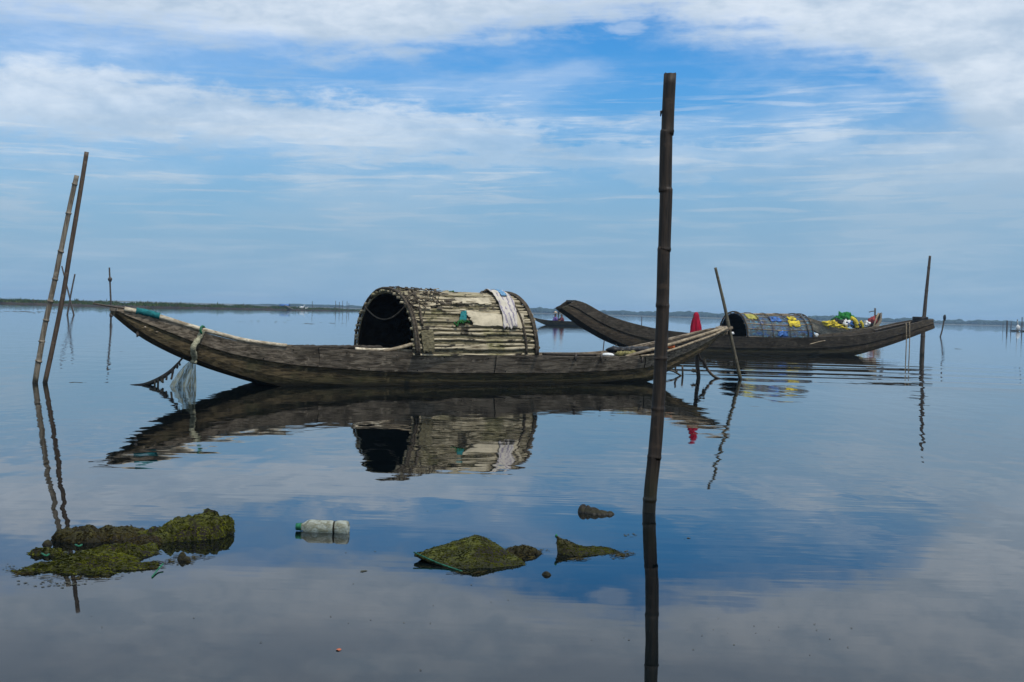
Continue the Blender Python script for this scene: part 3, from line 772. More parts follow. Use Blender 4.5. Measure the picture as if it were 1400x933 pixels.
thing_tube('bleached_log', B1, [(170, 423.0), (185, 426), (217, 433.0), (245, 441.5), (272, 449.5), (300, 457), (335, 465.5), (370, 470.5), (392, 472.8)], (.028, .021), M_bam_whiteX,
           'long bleached wooden pole lying along the left gunwale of the hooded boat', 'pole', off=.0, n=12)
bm = bmesh.new(); pts = smoothpath([B1.M @ on_b(x, y, -.0) for x, y in ((186, 425.0), (196, 427), (207, 429.6), (218, 432.6))], 5)
tube(bm, pts, [.036*(1+.25*nz(k*1.3, 2)) for k in range(len(pts))], 12)
tag(recenter(link('teal_wrap', bm, M_teal)), 'teal cloth wrapped round the left end of the bleached pole', 'cloth')
thing_tube('dark_stick', B1, [(127, 415.2), (150, 418.8), (170, 421.5), (188, 424)], (.008, .016), M_stake, 'thin dark stick poking out past the left tip of the hooded boat', 'stick', off=.03, n=7)
thing_tube('tan_stick', B1, [(486, 477.2), (510, 478.5), (535, 478), (548, 479), (566, 480)], (.020, .014), M_bam_whiteX, 'pale crooked stick lying before the mouth of the hood', 'stick', off=.06)
thing_tube('tan_stick', B1, [(524, 480.5), (540, 477), (556, 473), (571, 468.5)], (.018, .024), M_bam_tanX, 'brown stick leaning up against the near foot of the hood', 'stick', off=.02)
thing_tube('bamboo_rod', B1, [(856, 487.5), (880, 481), (897, 476.5), (915, 471.5), (946, 462.5), (970, 455), (989, 449.5)], (.019, .024), M_bam_tanX, 'long tan bamboo rod resting along the stern up to its tip', 'rod', off=.02)
thing_tube('bamboo_rod', B1, [(876, 487), (897, 484.5), (925, 476.5), (950, 467.5), (975, 458.5), (994, 449)], (.014, .018), M_bam_tanX, 'thinner greyish rod below the tan one on the stern edge', 'rod', off=-.025)
thing_tube('bamboo_rod', B1, [(905, 475.5), (930, 467.5), (960, 459), (992, 450)], (.014, .014), M_bam_brown, 'short dark rod lying behind the tan rod at the stern', 'rod', off=.14)
for k, x_ in enumerate((B1.x0+2.1, B1.x0+4.4, B1.x0+6.9)):      # scarf joints in the upper plank
    q = B1.at_x(x_); f_ = .42; pa = Vector((x_, -q[2]-.0135, q[4]-.002)); pb = Vector((x_+.05, -(q[2]+(q[3]-q[2])*f_)-.0135, q[4]+(q[5]-q[4])*f_))
    bm = bmesh.new(); tube(bm, [pa, pa.lerp(pb, .5)+Vector((.006, 0, 0)), pb], .0045, 4); link('plank_joint', bm, M_nearblack, B1.e)
for k in range(26):
    x_ = B1.x0+1.2+.31*k
    if x_ > B1.x1-.8: break
    q = B1.at_x(x_); f_ = .39 if k % 2 else .08; bm = bmesh.new()
    lump(bm, (x_, -(q[2]+(q[3]-q[2])*f_)-.012, q[4]+(q[5]-q[4])*f_), .009, .005, .009, rn, 1, .1); link('nail_head', bm, M_nearblack if k % 3 else M_wale, B1.e)
for k in range(14):
    p = B1.Mi @ (B1.M @ on_b(988+1.0*nz(k, 3), 451+1.5*nz(k, 7), .03)); bm = bmesh.new()
    tube(bm, smoothpath([p, p+Vector((.09+.03*nz(k, 1), .03*nz(k, 2), .02*nz(k, 5)+.01)), p+Vector((.16+.06*nz(k, 9), .06*nz(k, 2), .07*nz(k, 6)-.01))], 3), .006, 4); link('frayed_fibre', bm, M_bam_tanX, B1.e)
# bits inside the open stern
c = B1.M @ on_b(831, 485.5, .18)
bm = bmesh.new(); lump(bm, c, .085, .07, .028, rn, 3, .15); tag(recenter(link('white_float', bm, M_white)), 'flat white foam float on the rim right of the hood', 'float')
c = B1.M @ on_b(855, 484, .25)
bm = bmesh.new()
for k in range(5): lump(bm, c+Vector((rn.uniform(-.12, .12), rn.uniform(-.05, .05), rn.uniform(-.02, .01))), .07, .06, .04, rn, 2, .5)
tag(recenter(link('straw_bundle', bm, plain('dull_straw', (.17, .15, .055), .9, .5, 40))), 'dull yellow net heap inside the hull left of the big pole', 'net')
c = B1.M @ on_b(872, 477, .55)
bm = bmesh.new()
for k in range(9): lump(bm, c+Vector((-.35+.09*k, -.2+.06*k, .02*nz(k, 1)-.02)), .10, .09, .05, rn, 2, .5)
tag(recenter(link('dark_net_heap', bm, M_black)), 'dark heap of wet netting stowed in the stern of the hooded boat', 'net')
c = B1.M @ on_b(445, 475.0, .45)
bm = bmesh.new()
for k in range(12): lump(bm, c+Vector((-.28+.075*k, -.16+.05*k, .012*nz(k*2, 1))), .08, .07, .026, rn, 2, .5)
tag(recenter(link('dark_mat', bm, M_inside)), 'dark rumpled mat lying before the mouth of the hood', 'mat')
bm = bmesh.new(); c = B1.M @ on_b(918, 474.5, .06); lump(bm, c, .05, .04, .035, rn, 2, .4)
tag(recenter(link('orange_scrap', bm, M_orange)), 'small orange plastic scrap on the stern just right of the big pole', 'scrap')
thing_tube('plank', B1, [(742, 484), (780, 485.2), (815, 485.5)], .018, M_inside, 'dark plank lying inside the far side just right of the hood', 'plank', off=.7, n=4)
# small cleats on the gunwale
for (x, y) in ((878, 492), (787, 489), (822, 489.5)):
    p = on_b(x, y, -.02); bm = bmesh.new(); tube(bm, [p+Vector((0, 0, -.045)), p+Vector((0, 0, .05))], [.012, .016], 6); link('cleat', bm, M_stake, B1.e)
# nail heads / patches on the bow planks
for (x, y) in ((198, 447.5), (214, 454), (303, 462.5), (301, 470.5), (306, 470), (312, 470.2)):
    p = on_b(x, y, .03); bm = bmesh.new(); lump(bm, (p.x, p.y-.012, p.z), .016, .008, .012, rn, 1, .2); link('nail_head', bm, M_wale, B1.e)

# net hung from the bow
Yn = water(265, 529.5).y
e = empty('hanging_net', (water(265, 529.5).x, Yn, 0), label='pale fishing net twisted over the bow and trailing into the water', cat='net')
L0 = e.location
bm = bmesh.new(); top = (B1.M @ on_b(277, 452, -.03))-L0
pts = [top, (B1.M @ on_b(272, 463, -.04))-L0, at(268, 475, Yn)-L0+Vector((0, -.12, 0)), at(266, 490, Yn)-L0, at(264.5, 497, Yn)-L0]
pts = smoothpath(pts, 6)
tube(bm, pts, [.030*(1+.45*nz(k*.55, 8)) for k in range(len(pts))], 10)
link('twisted_neck', bm, M_rope, e)
bm = bmesh.new(); g = []
for j in range(15):
    v = j/14; row = []
    lx = 264-3-v**.8*31; rx = 267.5+1.2*v; yy = 493+38*v
    for i in range(19):
        u = i/18; x = lx+(rx-lx)*u; dz = .05*math.sin(u*16+v*2)*v
        yl = yy-(1-u)*v*6*(1-v)
        row.append(bm.verts.new(at(x, yl, Yn+dz)-L0))
    g.append(row)
for j in range(14):
    for i in range(18): bm.faces.new((g[j][i], g[j][i+1], g[j+1][i+1], g[j+1][i]))
link('net_skirt', bm, M_net, e)
bm = bmesh.new(); pts = []
for k in range(13):
    a = 2*math.pi*k/12; pts.append(top+Vector((.01*math.cos(a), .055*math.cos(a), .04*math.sin(a)+.005)))
tube(bm, pts, .012, 6, cap=False); link('knot', bm, M_green, e)
# dark branch under the bow with weed rags
e = empty('sunken_branch', water(205, 527), label='bare dark branch rising from the water to the underside of the bow', cat='branch'); L0 = e.location.copy()
Yb = water(205, 527).y
bm = bmesh.new()
pp = [(178, 527.3), (195, 526.5), (208, 523), (222, 516), (234, 507), (244, 496), (252, 487)]
tube(bm, smoothpath([at(x, y, Yb+.02*k)-L0 for k, (x, y) in enumerate(pp)], 4), [.012+.016*math.sin(math.pi*min(1, k/20)) for k in range(25)], 6)
tube(bm, [at(205, 528.5, Yb)-L0, at(235, 529.3, Yb)-L0, at(268, 530, Yb)-L0], .008, 5)
link('limb', bm, M_stake, e)
bm = bmesh.new()
for (x, y, l) in ((212, 521, 9), (217, 519, 12), (220, 517, 6), (224, 514, 10), (227, 512, 8), (235, 505, 14), (237, 503, 8), (242, 498, 6), (245, 495, 5)):
    tube(bm, smoothpath([at(x, y, Yb)-L0, at(x+rn.uniform(-1.5, 1.5), y+l*.5, Yb)-L0, at(x+rn.uniform(-1.5, 1.5), y+l, Yb)-L0], 3), [.012*(1+.5*nz(k, x)) for k in range(7)], 5)
link('weed_rags', bm, M_stake, e)
# hanging rag under bow tip
bm = bmesh.new(); p = B1.M @ on_b(188, 457, .05); lump(bm, p, .015, .015, .035, rn, 2, .4); tag(recenter(link('rag', bm, M_stake)), 'tiny dark rag hanging beneath the left tip of the hooded boat', 'rag')

# ---- red cloth on its post behind the stern
e = empty('cloth_post', water(955, 517), label='crooked wooden post in the water behind the stern, capped by red cloth', cat='post'); L0 = e.location.copy(); Yp_ = L0.y
bm = bmesh.new(); tube(bm, smoothpath([at(950, 432, Yp_)-L0, at(952, 465, Yp_)-L0, at(953, 495, Yp_)-L0, at(955, 517, Yp_)-L0, at(955.5, 545, Yp_)-L0], 5), [.03+.008*nz(k*.6, 3) for k in range(21)], 9)
link('post', bm, M_stake, e)
bm = bmesh.new()
br = [[(948, 468), (953, 480), (958, 492)], [(956, 490), (962, 495), (967, 505), (975, 514), (984, 518.5)], [(984, 518.5), (978, 519), (972, 520)], [(946, 467), (950, 473), (954, 478)]]
for b_ in br: tube(bm, smoothpath([at(x, y, Yp_-.06)-L0 for x, y in b_], 4), .022, 6)
link('side_branch', bm, M_bam_brown, e)
bm = bmesh.new(); c = at(963, 497, Yp_)-L0; lump(bm, c, .03, .02, .075, rn, 2, .4); lump(bm, at(949, 507, Yp_)-L0, .05, .03, .03, rn, 2, .5); link('dry_leaf', bm, M_bam_tan, e)
bm = bmesh.new(); NR = 14; rg = []
for j in range(NR+1):
    v = j/NR; y = 427+36*v; cx = 952-1.8*v; hwp = interp(v, [(0, 1.6), (.04, 3.1), (.12, 3.9), (.35, 5.1), (.6, 6.2), (1, 7.4)])+.5*nz(v*6, 3)
    c = at(cx, y, Yp_)-L0; rr = hwp/F*Yp_; row = []
    for k in range(28):
        a = 2*math.pi*k/28; f = 1+(.22*math.sin(a*5+v*2.5)+.13*math.sin(a*9+2-v))*min(1, v*2)
        row.append(bm.verts.new(c+Vector((math.cos(a)*rr*f, math.sin(a)*rr*.75*f, .012*math.sin(3*a)*v))))
    rg.append(row)
for a, b2 in zip(rg, rg[1:]):
    for k in range(28): bm.faces.new((a[k], a[(k+1) % 28], b2[(k+1) % 28], b2[k]))
bm.faces.new(rg[0])
o = link('red_cloth', bm, M_red); o.location = L0; tag(o, 'crimson cloth draped over the post behind the stern of the hooded boat', 'cloth')
e2 = empty('forked_branch', water(925, 514), label='bent dark branch in the water right of the big pole', cat='branch'); L0 = e2.location.copy()
bm = bmesh.new(); Yq = L0.y
for b_ in ([(905, 503), (914, 506), (921, 508), (928, 512), (935, 517)], [(935, 517), (931, 521), (926, 524)], [(924, 498), (923.5, 505), (926, 509)], [(933, 500), (933.5, 520)]):
    tube(bm, smoothpath([at(x, y, Yq)-L0 for x, y in b_], 4), .016, 6)
link('limb', bm, M_stake, e2)

# ---- rear boat
g2 = [(778, 413), (783, 411.5), (790, 411.5), (800, 414), (812, 421), (830, 431.5), (850, 438), (870, 443.5), (900, 450.5), (950, 456.5), (1000, 460), (1060, 461.5), (1115, 461.5), (1160, 459.5), (1200, 454.5), (1230, 447.5), (1250, 442), (1262, 438.5), (1270, 437.5)]
b2_ = [(760, 414), (765, 419.5), (775, 426), (790, 436), (805, 447), (815, 452), (835, 463), (850, 470.5), (870, 477), (888, 482), (1000, 488), (1172, 485.5), (1200, 477.5), (1225, 469.5), (1250, 460), (1273, 451), (1280, 448)]
B2 = Boat('rear_boat', (888, 482), (1172, 485.5), 780, 1268, g2, b2_, .62, .20, M_hull2, M_wale2, M_inside,
          'dark sampan with high swept ends and blue patched hood, behind the nearest boat', walef=.50, rake0=-.30, rake1=.10, plan=2.6)
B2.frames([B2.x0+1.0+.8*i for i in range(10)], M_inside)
for x_, s_ in ((B2.x0+.02, 1), (B2.x1-.02, -1)):
    q = B2.at_x(x_+.05*s_); bm = bmesh.new(); box(bm, (x_+.05*s_, 0, q[4]-.02), .14, 2*q[2]+.03, .05, ry=0.2*s_); link('end_board', bm, M_wale2, B2.e, False)
B2.deck(B2.x1-1.6, B2.x1-.3, M_inside, .05)
B2.deck(B2.x0+3.2, B2.x1-2.2, M_inside, .16)
dx0 = B2.ray_y(1022, 461, -.6).x; dx1 = B2.ray_y(1113, 461, -.6).x; zg2 = B2.at_x(dx0)[4]; zt2 = B2.ray_y(1050, 428.5, 0).z
def tarp_f(t, b):
    co = t.coord(); n = t.noise(t.scale(co, (3, 5, 5)), 2.2, 4, .6, .5); n2 = t.noise(t.scale(co, (4, 2, 9)), 3, 5, .7)
    s = t.sep(co)
    c = t.mix(t.ss(n, .42, .5), (.012, .045, .15), (.045, .065, .075)); c = t.mix(t.ss(n2, .55, .60), c, (.04, .17, .26)); c = t.mix(t.ss(t.noise(co, 6, 5, .7), .52, .60), c, (.020, .017, .014)); c = t.mix(t.ss(t.noise(t.scale(co, (9, 3, 3), (4, 4, 4)), 2, 5, .7), .62, .68), c, (.30, .33, .34))
    t.put(b.inputs['Base Color'], c); b.inputs['Roughness'].default_value = .5; t.put(b.inputs['Normal'], t.bump(n2, .7, .02))
M_tarp = mat('patched_blue_tarp', tarp_f)
DX = dx1-dx0
h2 = hood(B2, dx0, dx1, .58, zg2-.02, zt2-.02, 13, .011, M_wale, M_tarp, M_hoop,
     [(dx0, .020, 0, 0, math.pi), (dx0+DX*.20, .008, .06, 0, math.pi), (dx0+DX*.42, .007, -.07, 0, math.pi), (dx0+DX*.62, .008, .05, 0, math.pi), (dx1-.22, .014, .05, 0, math.pi), (dx1-.02, .014, 0, 0, math.pi)], seed=4, ex=2.1, sag=.03)
M_dirtyyellow = plain('dirty_yellow_sheet', (.42, .33, .02), .7, .7, 9, .7, .3, .02)
M_dirtyblue = plain('dirty_blue_sheet', (.03, .10, .30), .6, .7, 9, .7, .3, .02)
def hood2_patch(xa, xb, a0, a1, m_, seed):
    bm = bmesh.new(); g = []
    for j in range(7):
        row = []
        for i in range(7):
            x = dx0+DX*(xa+(xb-xa)*i/6+.03*nz(j*.7, i*.7, seed)); a = a0+(a1-a0)*j/6+.10*nz(i*.8, j*.8, seed+3); y, z = arch(a, .588, zg2-.02, zt2-zg2+.008, 2.1); row.append(bm.verts.new((x, y, z)))
        g.append(row)
    for j in range(6):
        for i in range(6): bm.faces.new((g[j][i], g[j][i+1], g[j+1][i+1], g[j+1][i]))
    o = link('patch', bm, m_, h2); md = o.modifiers.new('s', 'SOLIDIFY'); md.thickness = .006
for a in ((.66, .83, .50, .82, M_dirtyyellow, 1), (.69, .81, .86, 1.12, M_dirtyyellow, 2), (.08, .24, .85, 1.25, plain('olive_sheet', (.30, .28, .06)), 3), (.40, .56, .75, 1.05, M_dirtyblue, 4), (.0, .45, 1.30, 1.6, M_wale, 5), (.46, .60, .08, .30, M_dirtyblue, 7)):
    hood2_patch(*a)
# long roof batten sticking out over the hood
bm = bmesh.new(); p = B2.ray_y(1018, 429.5, 0); p2 = B2.ray_y(1077, 430, 0); tube(bm, [p, p2], .022, 6); link('ridge_batten', bm, M_wale, h2)
# white knot of plastic at the foot of the hood, mooring lines, sticks
c = B2.M @ on_b(1116, 458.5, .02, B2); bm = bmesh.new(); lump(bm, c, .05, .05, .05, rn, 2, .5); tag(recenter(link('plastic_bag', bm, M_white)), 'small white plastic bag at the right foot of the blue patched hood', 'bag')
c = B2.M @ on_b(1001, 456, .02, B2); bm = bmesh.new(); lump(bm, c, .05, .05, .04, rn, 2, .5); tag(recenter(link('plastic_bag', bm, M_white)), 'small white plastic bag at the left foot of the blue patched hood', 'bag')
bm = bmesh.new(); rn2 = random.Random(2)
for k in range(26):
    x = rn2.uniform(978, 996); p = B2.M @ on_b(x, 459, .1, B2); tube(bm, [p, p+Vector((rn2.uniform(-.12, .05), rn2.uniform(-.1, .1), rn2.uniform(.05, .24)))], .008, 4)
tag(recenter(link('brushwood', bm, M_bam_tanX)), 'bristly tan brushwood heap left of the mouth of the blue hood', 'brushwood')
thing_tube('pale_stick', B2, [(1107, 471), (1120, 467.5), (1128, 466)], .014, M_bam_tanX, 'short pale stick caught on the hull side of the rear boat', 'stick', off=-.035, n=6)
for (x, ye, l_) in ((1239, 486, 'left of two pale mooring ropes hanging from the right end of the rear boat'), (1243.5, 487, 'right of two mooring ropes hanging from the right end of the rear boat')):
    p = B2.M @ on_b(x, interp(x, g2)-.5, -.03, B2); b_ = at(x-.6, ye, p.y-.02); b_.z = -.1
    bm = bmesh.new(); tube(bm, smoothpath([p+Vector((0, .06, .0)), p+Vector((0, 0, .01)), p.lerp(b_, .5)+Vector((.0, -.03, 0)), b_], 4), .014, 6)
    tag(recenter(link('mooring_rope', bm, M_bam_tanX)), l_, 'rope', 'mooring ropes of the rear boat')
# coil at right tip
c = B2.M @ on_b(1258, 440, .18, B2)
bm = bmesh.new()
for k in range(4):
    pts = [c+Vector((.19*math.cos(a*.5236), .15*math.sin(a*.5236), -.03+.045*k)) for a in range(13)]; tube(bm, pts, .03, 6, cap=False)
lump(bm, c+Vector((0, 0, .02)), .16, .13, .09, rn, 2, .2)
tag(recenter(link('rope_coil', bm, M_black)), 'black rope coil heaped in the right tip of the rear boat', 'rope')
thing_tube('dark_oar', B2, [(1195, 452), (1220, 446), (1245, 440.5)], .022, M_stake, 'dark oar resting along the rising right end of the rear boat', 'oar', off=.25, n=6)
bm = bmesh.new(); p = B2.M @ on_b(786, 424, .3, B2); Yt = p.y
tube(bm, smoothpath([at(766, 419, Yt), at(764, 426, Yt), at(763, 439, Yt)], 4), .012, 5)
tag(recenter(link('tail_rope', bm, M_stake)), 'dark rope dangling from the left tip of the rear boat', 'rope')
for k, (x, y0, y1) in enumerate(((826, 466, 483), (842.5, 471, 484))):
    pole('mooring_stick', [(x, y0)], (x-2+(k*-.5), y1+2.5), .012, .012, M_stake, ('left' if k == 0 else 'right')+' thin stick under the swept left end of the rear boat', 'stick', n=5, group='thin sticks under the rear boat')

# ---- loaded small boat beyond
g3 = [(1100, 431), (1106, 434.5), (1124, 440.6), (1136, 447), (1158, 451), (1183, 449), (1194, 446.5), (1201, 441), (1206, 428)]
b3 = [(1100, 441), (1108, 448), (1118, 455), (1126, 458), (1140, 459.5), (1160, 460), (1180, 460), (1190, 459), (1197, 454), (1202, 446), (1207, 436)]
B3 = Boat('small_boat', (1126, 459.3), (1190, 461), 1104, 1204.5, g3, b3, .62, .18, M_hull3, M_bam_tanX, M_inside, 'small pale wooden boat heaped with yellow and green nets', walef=.3, plan=2.6, dip=-.1)
def P3(px, py, off): return B3.M @ B3.ray_y(px, py, off)
bm = bmesh.new(); rn = random.Random(9)
for (x, y, sx, sz) in ((1128, 441.5, .18, .10), (1133, 444, .30, .16), (1141, 446, .36, .17), (1150, 449, .30, .13), (1139, 441.5, .22, .11), (1157, 450.3, .2, .08)): lump(bm, P3(x, y, -.35), sx, .25, sz, rn, 3, .85)
tag(recenter(link('yellow_net', bm, M_yellow)), 'yellow fishing net spilling over the left rim of the small boat', 'net')
bm = bmesh.new()
for (x, y, s_) in ((1146, 437, .22), (1152, 434.5, .26), (1158, 434.5, .24), (1162, 438, .24)): lump(bm, P3(x, y, .05), s_*1.3, .3, s_, rn, 3, .85)
tag(recenter(link('green_net', bm, plain('bright_green_net', (.02, .15, .03), .85, .6, 6, .9, .1, .03))), 'dark green net forming the crown of the heap in the small boat', 'net')
bm = bmesh.new()
for (x, y, s_) in ((1144, 440.5, .22), (1150, 441.5, .26), (1156, 443, .2), (1172, 446, .2)): lump(bm, P3(x, y, -.2), s_*1.1, .2, s_*.8, rn, 3, .85)
tag(recenter(link('black_net', bm, M_black)), 'black net bulging between the yellow and green nets', 'net')
bm = bmesh.new(); tube(bm, smoothpath([P3(x, y, -.3) for x, y in ((1163, 435), (1168, 438), (1171, 443), (1172, 448.5))], 4), [.13+.03*nz(k, 3) for k in range(13)], 9)
tag(recenter(link('yellow_roll', bm, M_yellow)), 'thick yellow roll of netting curving down over the heap', 'net')
bm = bmesh.new(); tube(bm, smoothpath([P3(x, y, -.25) for x, y in ((1176, 439.5), (1179, 444), (1180, 449))], 4), [.09+.03*nz(k, 3) for k in range(9)], 9)
tag(recenter(link('yellow_bag', bm, M_yellow)), 'narrow yellow bag right of the thick yellow roll', 'bag')
for k, (x, y, s_, m_, nm, lb_) in enumerate(((1157, 441.5, .2, M_white, 'white_sack', 'white sack showing low in the heap of the small boat'), (1161, 442.5, .2, M_blue, 'blue_sack', 'blue sack wedged beside the white sack in the small boat'), (1186, 443, .14, M_white, 'white_bag', 'white bag near the right end of the small boat'), (1193, 439, .22, plain('dull_red_cloth', (.22, .03, .03)), 'red_bundle', 'dull red bundle stowed in the right end of the small boat'))):
    bm = bmesh.new(); lump(bm, P3(x, y, -.30 if k < 3 else 0), s_*1.1, .15, s_, rn, 3, .85); tag(recenter(link(nm, bm, m_)), lb_, 'bundle' if k == 3 else 'bag')
bm = bmesh.new(); tube(bm, [P3(1194, 447, -.4), P3(1198, 436, -.1), P3(1201, 428.5, .1)], .05, 6); tag(recenter(link('pale_oar', bm, M_bam_tanX)), 'pale oar leaning against the raised right end of the small boat', 'oar')
bm = bmesh.new(); tube(bm, [P3(1196, 443, .1), P3(1196.5, 421.5, .1)], .05, 6); tube(bm, smoothpath([P3(1188, 427, .1), P3(1192, 426, .1), P3(1196, 425.5, .1)], 3), .025, 5); tag(recenter(link('mast_post', bm, M_stake)), 'short dark post with a twig standing in the small boat', 'post')
bm = bmesh.new(); tube(bm, [P3(1199, 445.5, -.2), P3(1209, 450, -.2)], .045, 5); tag(recenter(link('tiller_stick', bm, M_stake)), 'short dark stick jutting out right of the small boat', 'stick')
# dark raised stern panel of the small boat
bm = bmesh.new(); v = [P3(1187, 436, .3), P3(1205.5, 427.5, .3), P3(1200, 446, .3), P3(1188, 446, .3)]
v = [B3.Mi @ p for p in v]; f = [bm.verts.new(p) for p in v]; b2v = [bm.verts.new(p+Vector((0, .06, 0))) for p in v]; bm.faces.new(f); bm.faces.new(b2v)
for k in range(4): bm.faces.new((f[k], f[(k+1) % 4], b2v[(k+1) % 4], b2v[k]))
link('stern_board', bm, M_wale, B3.e, False)

# ---- far boat with two people
g4 = [(720, 431), (728, 434), (735, 436.3), (745, 438), (775, 439.5), (800, 440.3), (815, 439.5), (825, 437)]
b4 = [(720, 433), (728, 435.5), (735, 440), (745, 444.5), (775, 446), (800, 446.5), (812, 445), (820, 441.5), (827, 438)]
M_hull4 = wood('mustard_hull_wood', (.035, .028, .016), (.12, .095, .045), wet=.1)
B4 = Boat('far_boat', (745, 444.7), (808, 446.6), 728, 824, g4, b4, .55, .1, M_hull4, M_hull4, M_inside, 'low distant boat with upturned tip carrying two people', walef=.3, dip=-.1)
def person(px, py, shirt, label, lean, armside):
    root_w = B4.M @ Vector((B4.ray_y(px, py, 0).x, 0, 0)); z0 = B4.at_x(B4.ray_y(px, py, 0).x)[4]-.38
    e = empty('person', (root_w.x, root_w.y, z0), .2, label=label, cat='person', group='two people in the far boat')
    def skin(name, verts, edges, rad, m_, root=0):
        me = bpy.data.meshes.new(name); me.from_pydata(verts, edges, []); o = bpy.data.objects.new(name, me); COL.objects.link(o); o.parent = e
        md = o.modifiers.new('skin', 'SKIN'); 
        for k, r in enumerate(rad): me.skin_vertices[0].data[k].radius = (r, r)
        me.skin_vertices[0].data[root].use_root = True
        o.modifiers.new('sub', 'SUBSURF').levels = 1; o.modifiers['sub'].render_levels = 1
        me.materials.append(m_); return o
    l = lean; a = armside
    V_ = [(0, 0, .12), (.03*l, 0, .35), (.07*l, 0, .56), (.09*l, 0, .66), (.11*l, 0, .78), (.12*l, 0, .86),      # pelvis..head
          (.07*l, -.18, .55), (.20*a, -.22, .38), (.38*a, -.12, .36), (.07*l, .18, .55), (.20*a, .22, .38), (.38*a, .12, .36),
          (.02, -.10, .10), (.34*a, -.16, .30), (.42*a, -.14, .0), (.02, .10, .10), (.34*a, .16, .30), (.42*a, .14, .0)]
    E_ = [(0, 1), (1, 2), (2, 3), (3, 4), (4, 5), (2, 6), (6, 7), (7, 8), (2, 9), (9, 10), (10, 11), (0, 12), (12, 13), (13, 14), (0, 15), (15, 16), (16, 17)]
    R_ = [.14, .14, .13, .055, .09, .08, .06, .045, .035, .06, .045, .035, .09, .07, .05, .09, .07, .05]
    skin('body', V_, E_, R_, M_skin)
    # shirt: slightly larger torso and sleeves
    Vs = V_[:3]+[(.085*l, 0, .62)]+[V_[6], V_[7], V_[9], V_[10]]
    skin('shirt', Vs, [(0, 1), (1, 2), (2, 3), (2, 4), (4, 5), (2, 6), (6, 7)], [.19, .20, .19, .08, .11, .08, .11, .08], shirt)
    skin('trousers', [V_[0], V_[12], V_[13], V_[14], V_[15], V_[16], V_[17]], [(0, 1), (1, 2), (2, 3), (0, 4), (4, 5), (5, 6)], [.18, .13, .10, .07, .13, .10, .07], M_black)
    bm = bmesh.new(); c = Vector((.12*l, 0, .86)); n_ = 18
    apex = bm.verts.new(c+Vector((0, 0, .20))); ring = [bm.verts.new(c+Vector((.21*math.cos(2*math.pi*k/n_), .21*math.sin(2*math.pi*k/n_), .03))) for k in range(n_)]
    ap2 = bm.verts.new(c+Vector((0, 0, .185)))
    for k in range(n_): bm.faces.new((apex, ring[k], ring[(k+1) % n_])); bm.faces.new((ap2, ring[(k+1) % n_], ring[k]))
    link('conical_hat', bm, M_straw, e)
person(758, 437, M_purple, 'person in a purple shirt and straw hat sitting left in the far boat', .6, 1)
person(769, 437, M_maroon, 'person in a maroon shirt and straw hat sitting right in the far boat', -.6, -1)

# ------------------------------------------------------------------ foreground: moss, nets, stones, bottle
def heap(name, bumps, label, cat, m_, rng, res=.006, rough=.012, seed=0, strand=0.):
    """bumps: (px, py of the spot on the water, radius x m, radius y m, height m, rot)"""
    C = []; wf = min(1, max(b_[2] for b_ in bumps)/.08)
    for (px, py, rx, ry, hh, rot) in bumps: C.append((water(px, py), rx, ry, hh, math.radians(rot)))
    x0 = min(c.x-rx*1.15 for c, rx, *_ in C); x1 = max(c.x+rx*1.15 for c, rx, *_ in C)
    y0 = min(c.y-max(rx, ry)*1.15 for c, rx, ry, *_ in C); y1 = max(c.y+max(rx, ry)*1.15 for c, rx, ry, *_ in C)
    nx = int((x1-x0)/res)+1; ny = int((y1-y0)/res)+1; bm = bmesh.new(); g = []
    for j in range(ny+1):
        row = []
        for i in range(nx+1):
            x = x0+(x1-x0)*i/nx; y = y0+(y1-y0)*j/ny; z = -.03
            wx = x+(.02*nz(x*14, y*14, seed)+.012*nz(x*45, y*45, seed))*wf; wy = y+(.03*nz(x*14, y*14, seed+5)+.02*nz(x*50, y*50, seed+5))*wf
            for c, rx, ry, hh, rot in C:
                dx, dy_ = wx-c.x, wy-c.y; a = dx*math.cos(rot)+dy_*math.sin(rot); b2 = -dx*math.sin(rot)+dy_*math.cos(rot)
                q = (a/rx)**2+(b2/ry)**2
                if q < 1: z = max(z, -.03+(hh+.03)*(1-q)**.55)
            if z > -.029:
                z += rough*(nz(x*20, y*20, seed)+.6*nz(x*45, y*45, seed+2)+.4*abs(nz(x*95, y*95, seed+4)))*(.4+min(1, max(0, z)/.03))
                if strand: z += strand*abs(nz(x*16+y*24, x*22-y*90, seed+7))
            row.append((x, y, z))
        g.append(row)
    vd = {}
    def gv(j, i):
        if (j, i) not in vd: vd[(j, i)] = bm.verts.new(g[j][i])
        return vd[(j, i)]
    for j in range(ny):
        for i in range(nx):
            if max(g[j][i][2], g[j][i+1][2], g[j+1][i+1][2], g[j+1][i][2]) > -.012: bm.faces.new((gv(j, i), gv(j, i+1), gv(j+1, i+1), gv(j+1, i)))
    o = recenter(link(name, bm, m_)); tag(o, label, cat); return o
s5 = 4.6/F     # metres per photo pixel at the heaps
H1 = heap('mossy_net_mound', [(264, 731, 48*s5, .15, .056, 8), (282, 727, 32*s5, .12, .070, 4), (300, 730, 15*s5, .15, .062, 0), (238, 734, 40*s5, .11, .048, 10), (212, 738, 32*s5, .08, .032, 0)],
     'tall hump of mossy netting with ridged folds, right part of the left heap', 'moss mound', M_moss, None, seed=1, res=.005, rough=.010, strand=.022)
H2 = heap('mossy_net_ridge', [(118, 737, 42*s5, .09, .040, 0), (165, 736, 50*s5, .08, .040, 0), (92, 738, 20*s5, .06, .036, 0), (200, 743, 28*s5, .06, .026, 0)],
     'low brown mossy ridge behind the green mat, joining the tall hump', 'moss mound', M_moss2, None, seed=3, res=.005, rough=.011, strand=.014)
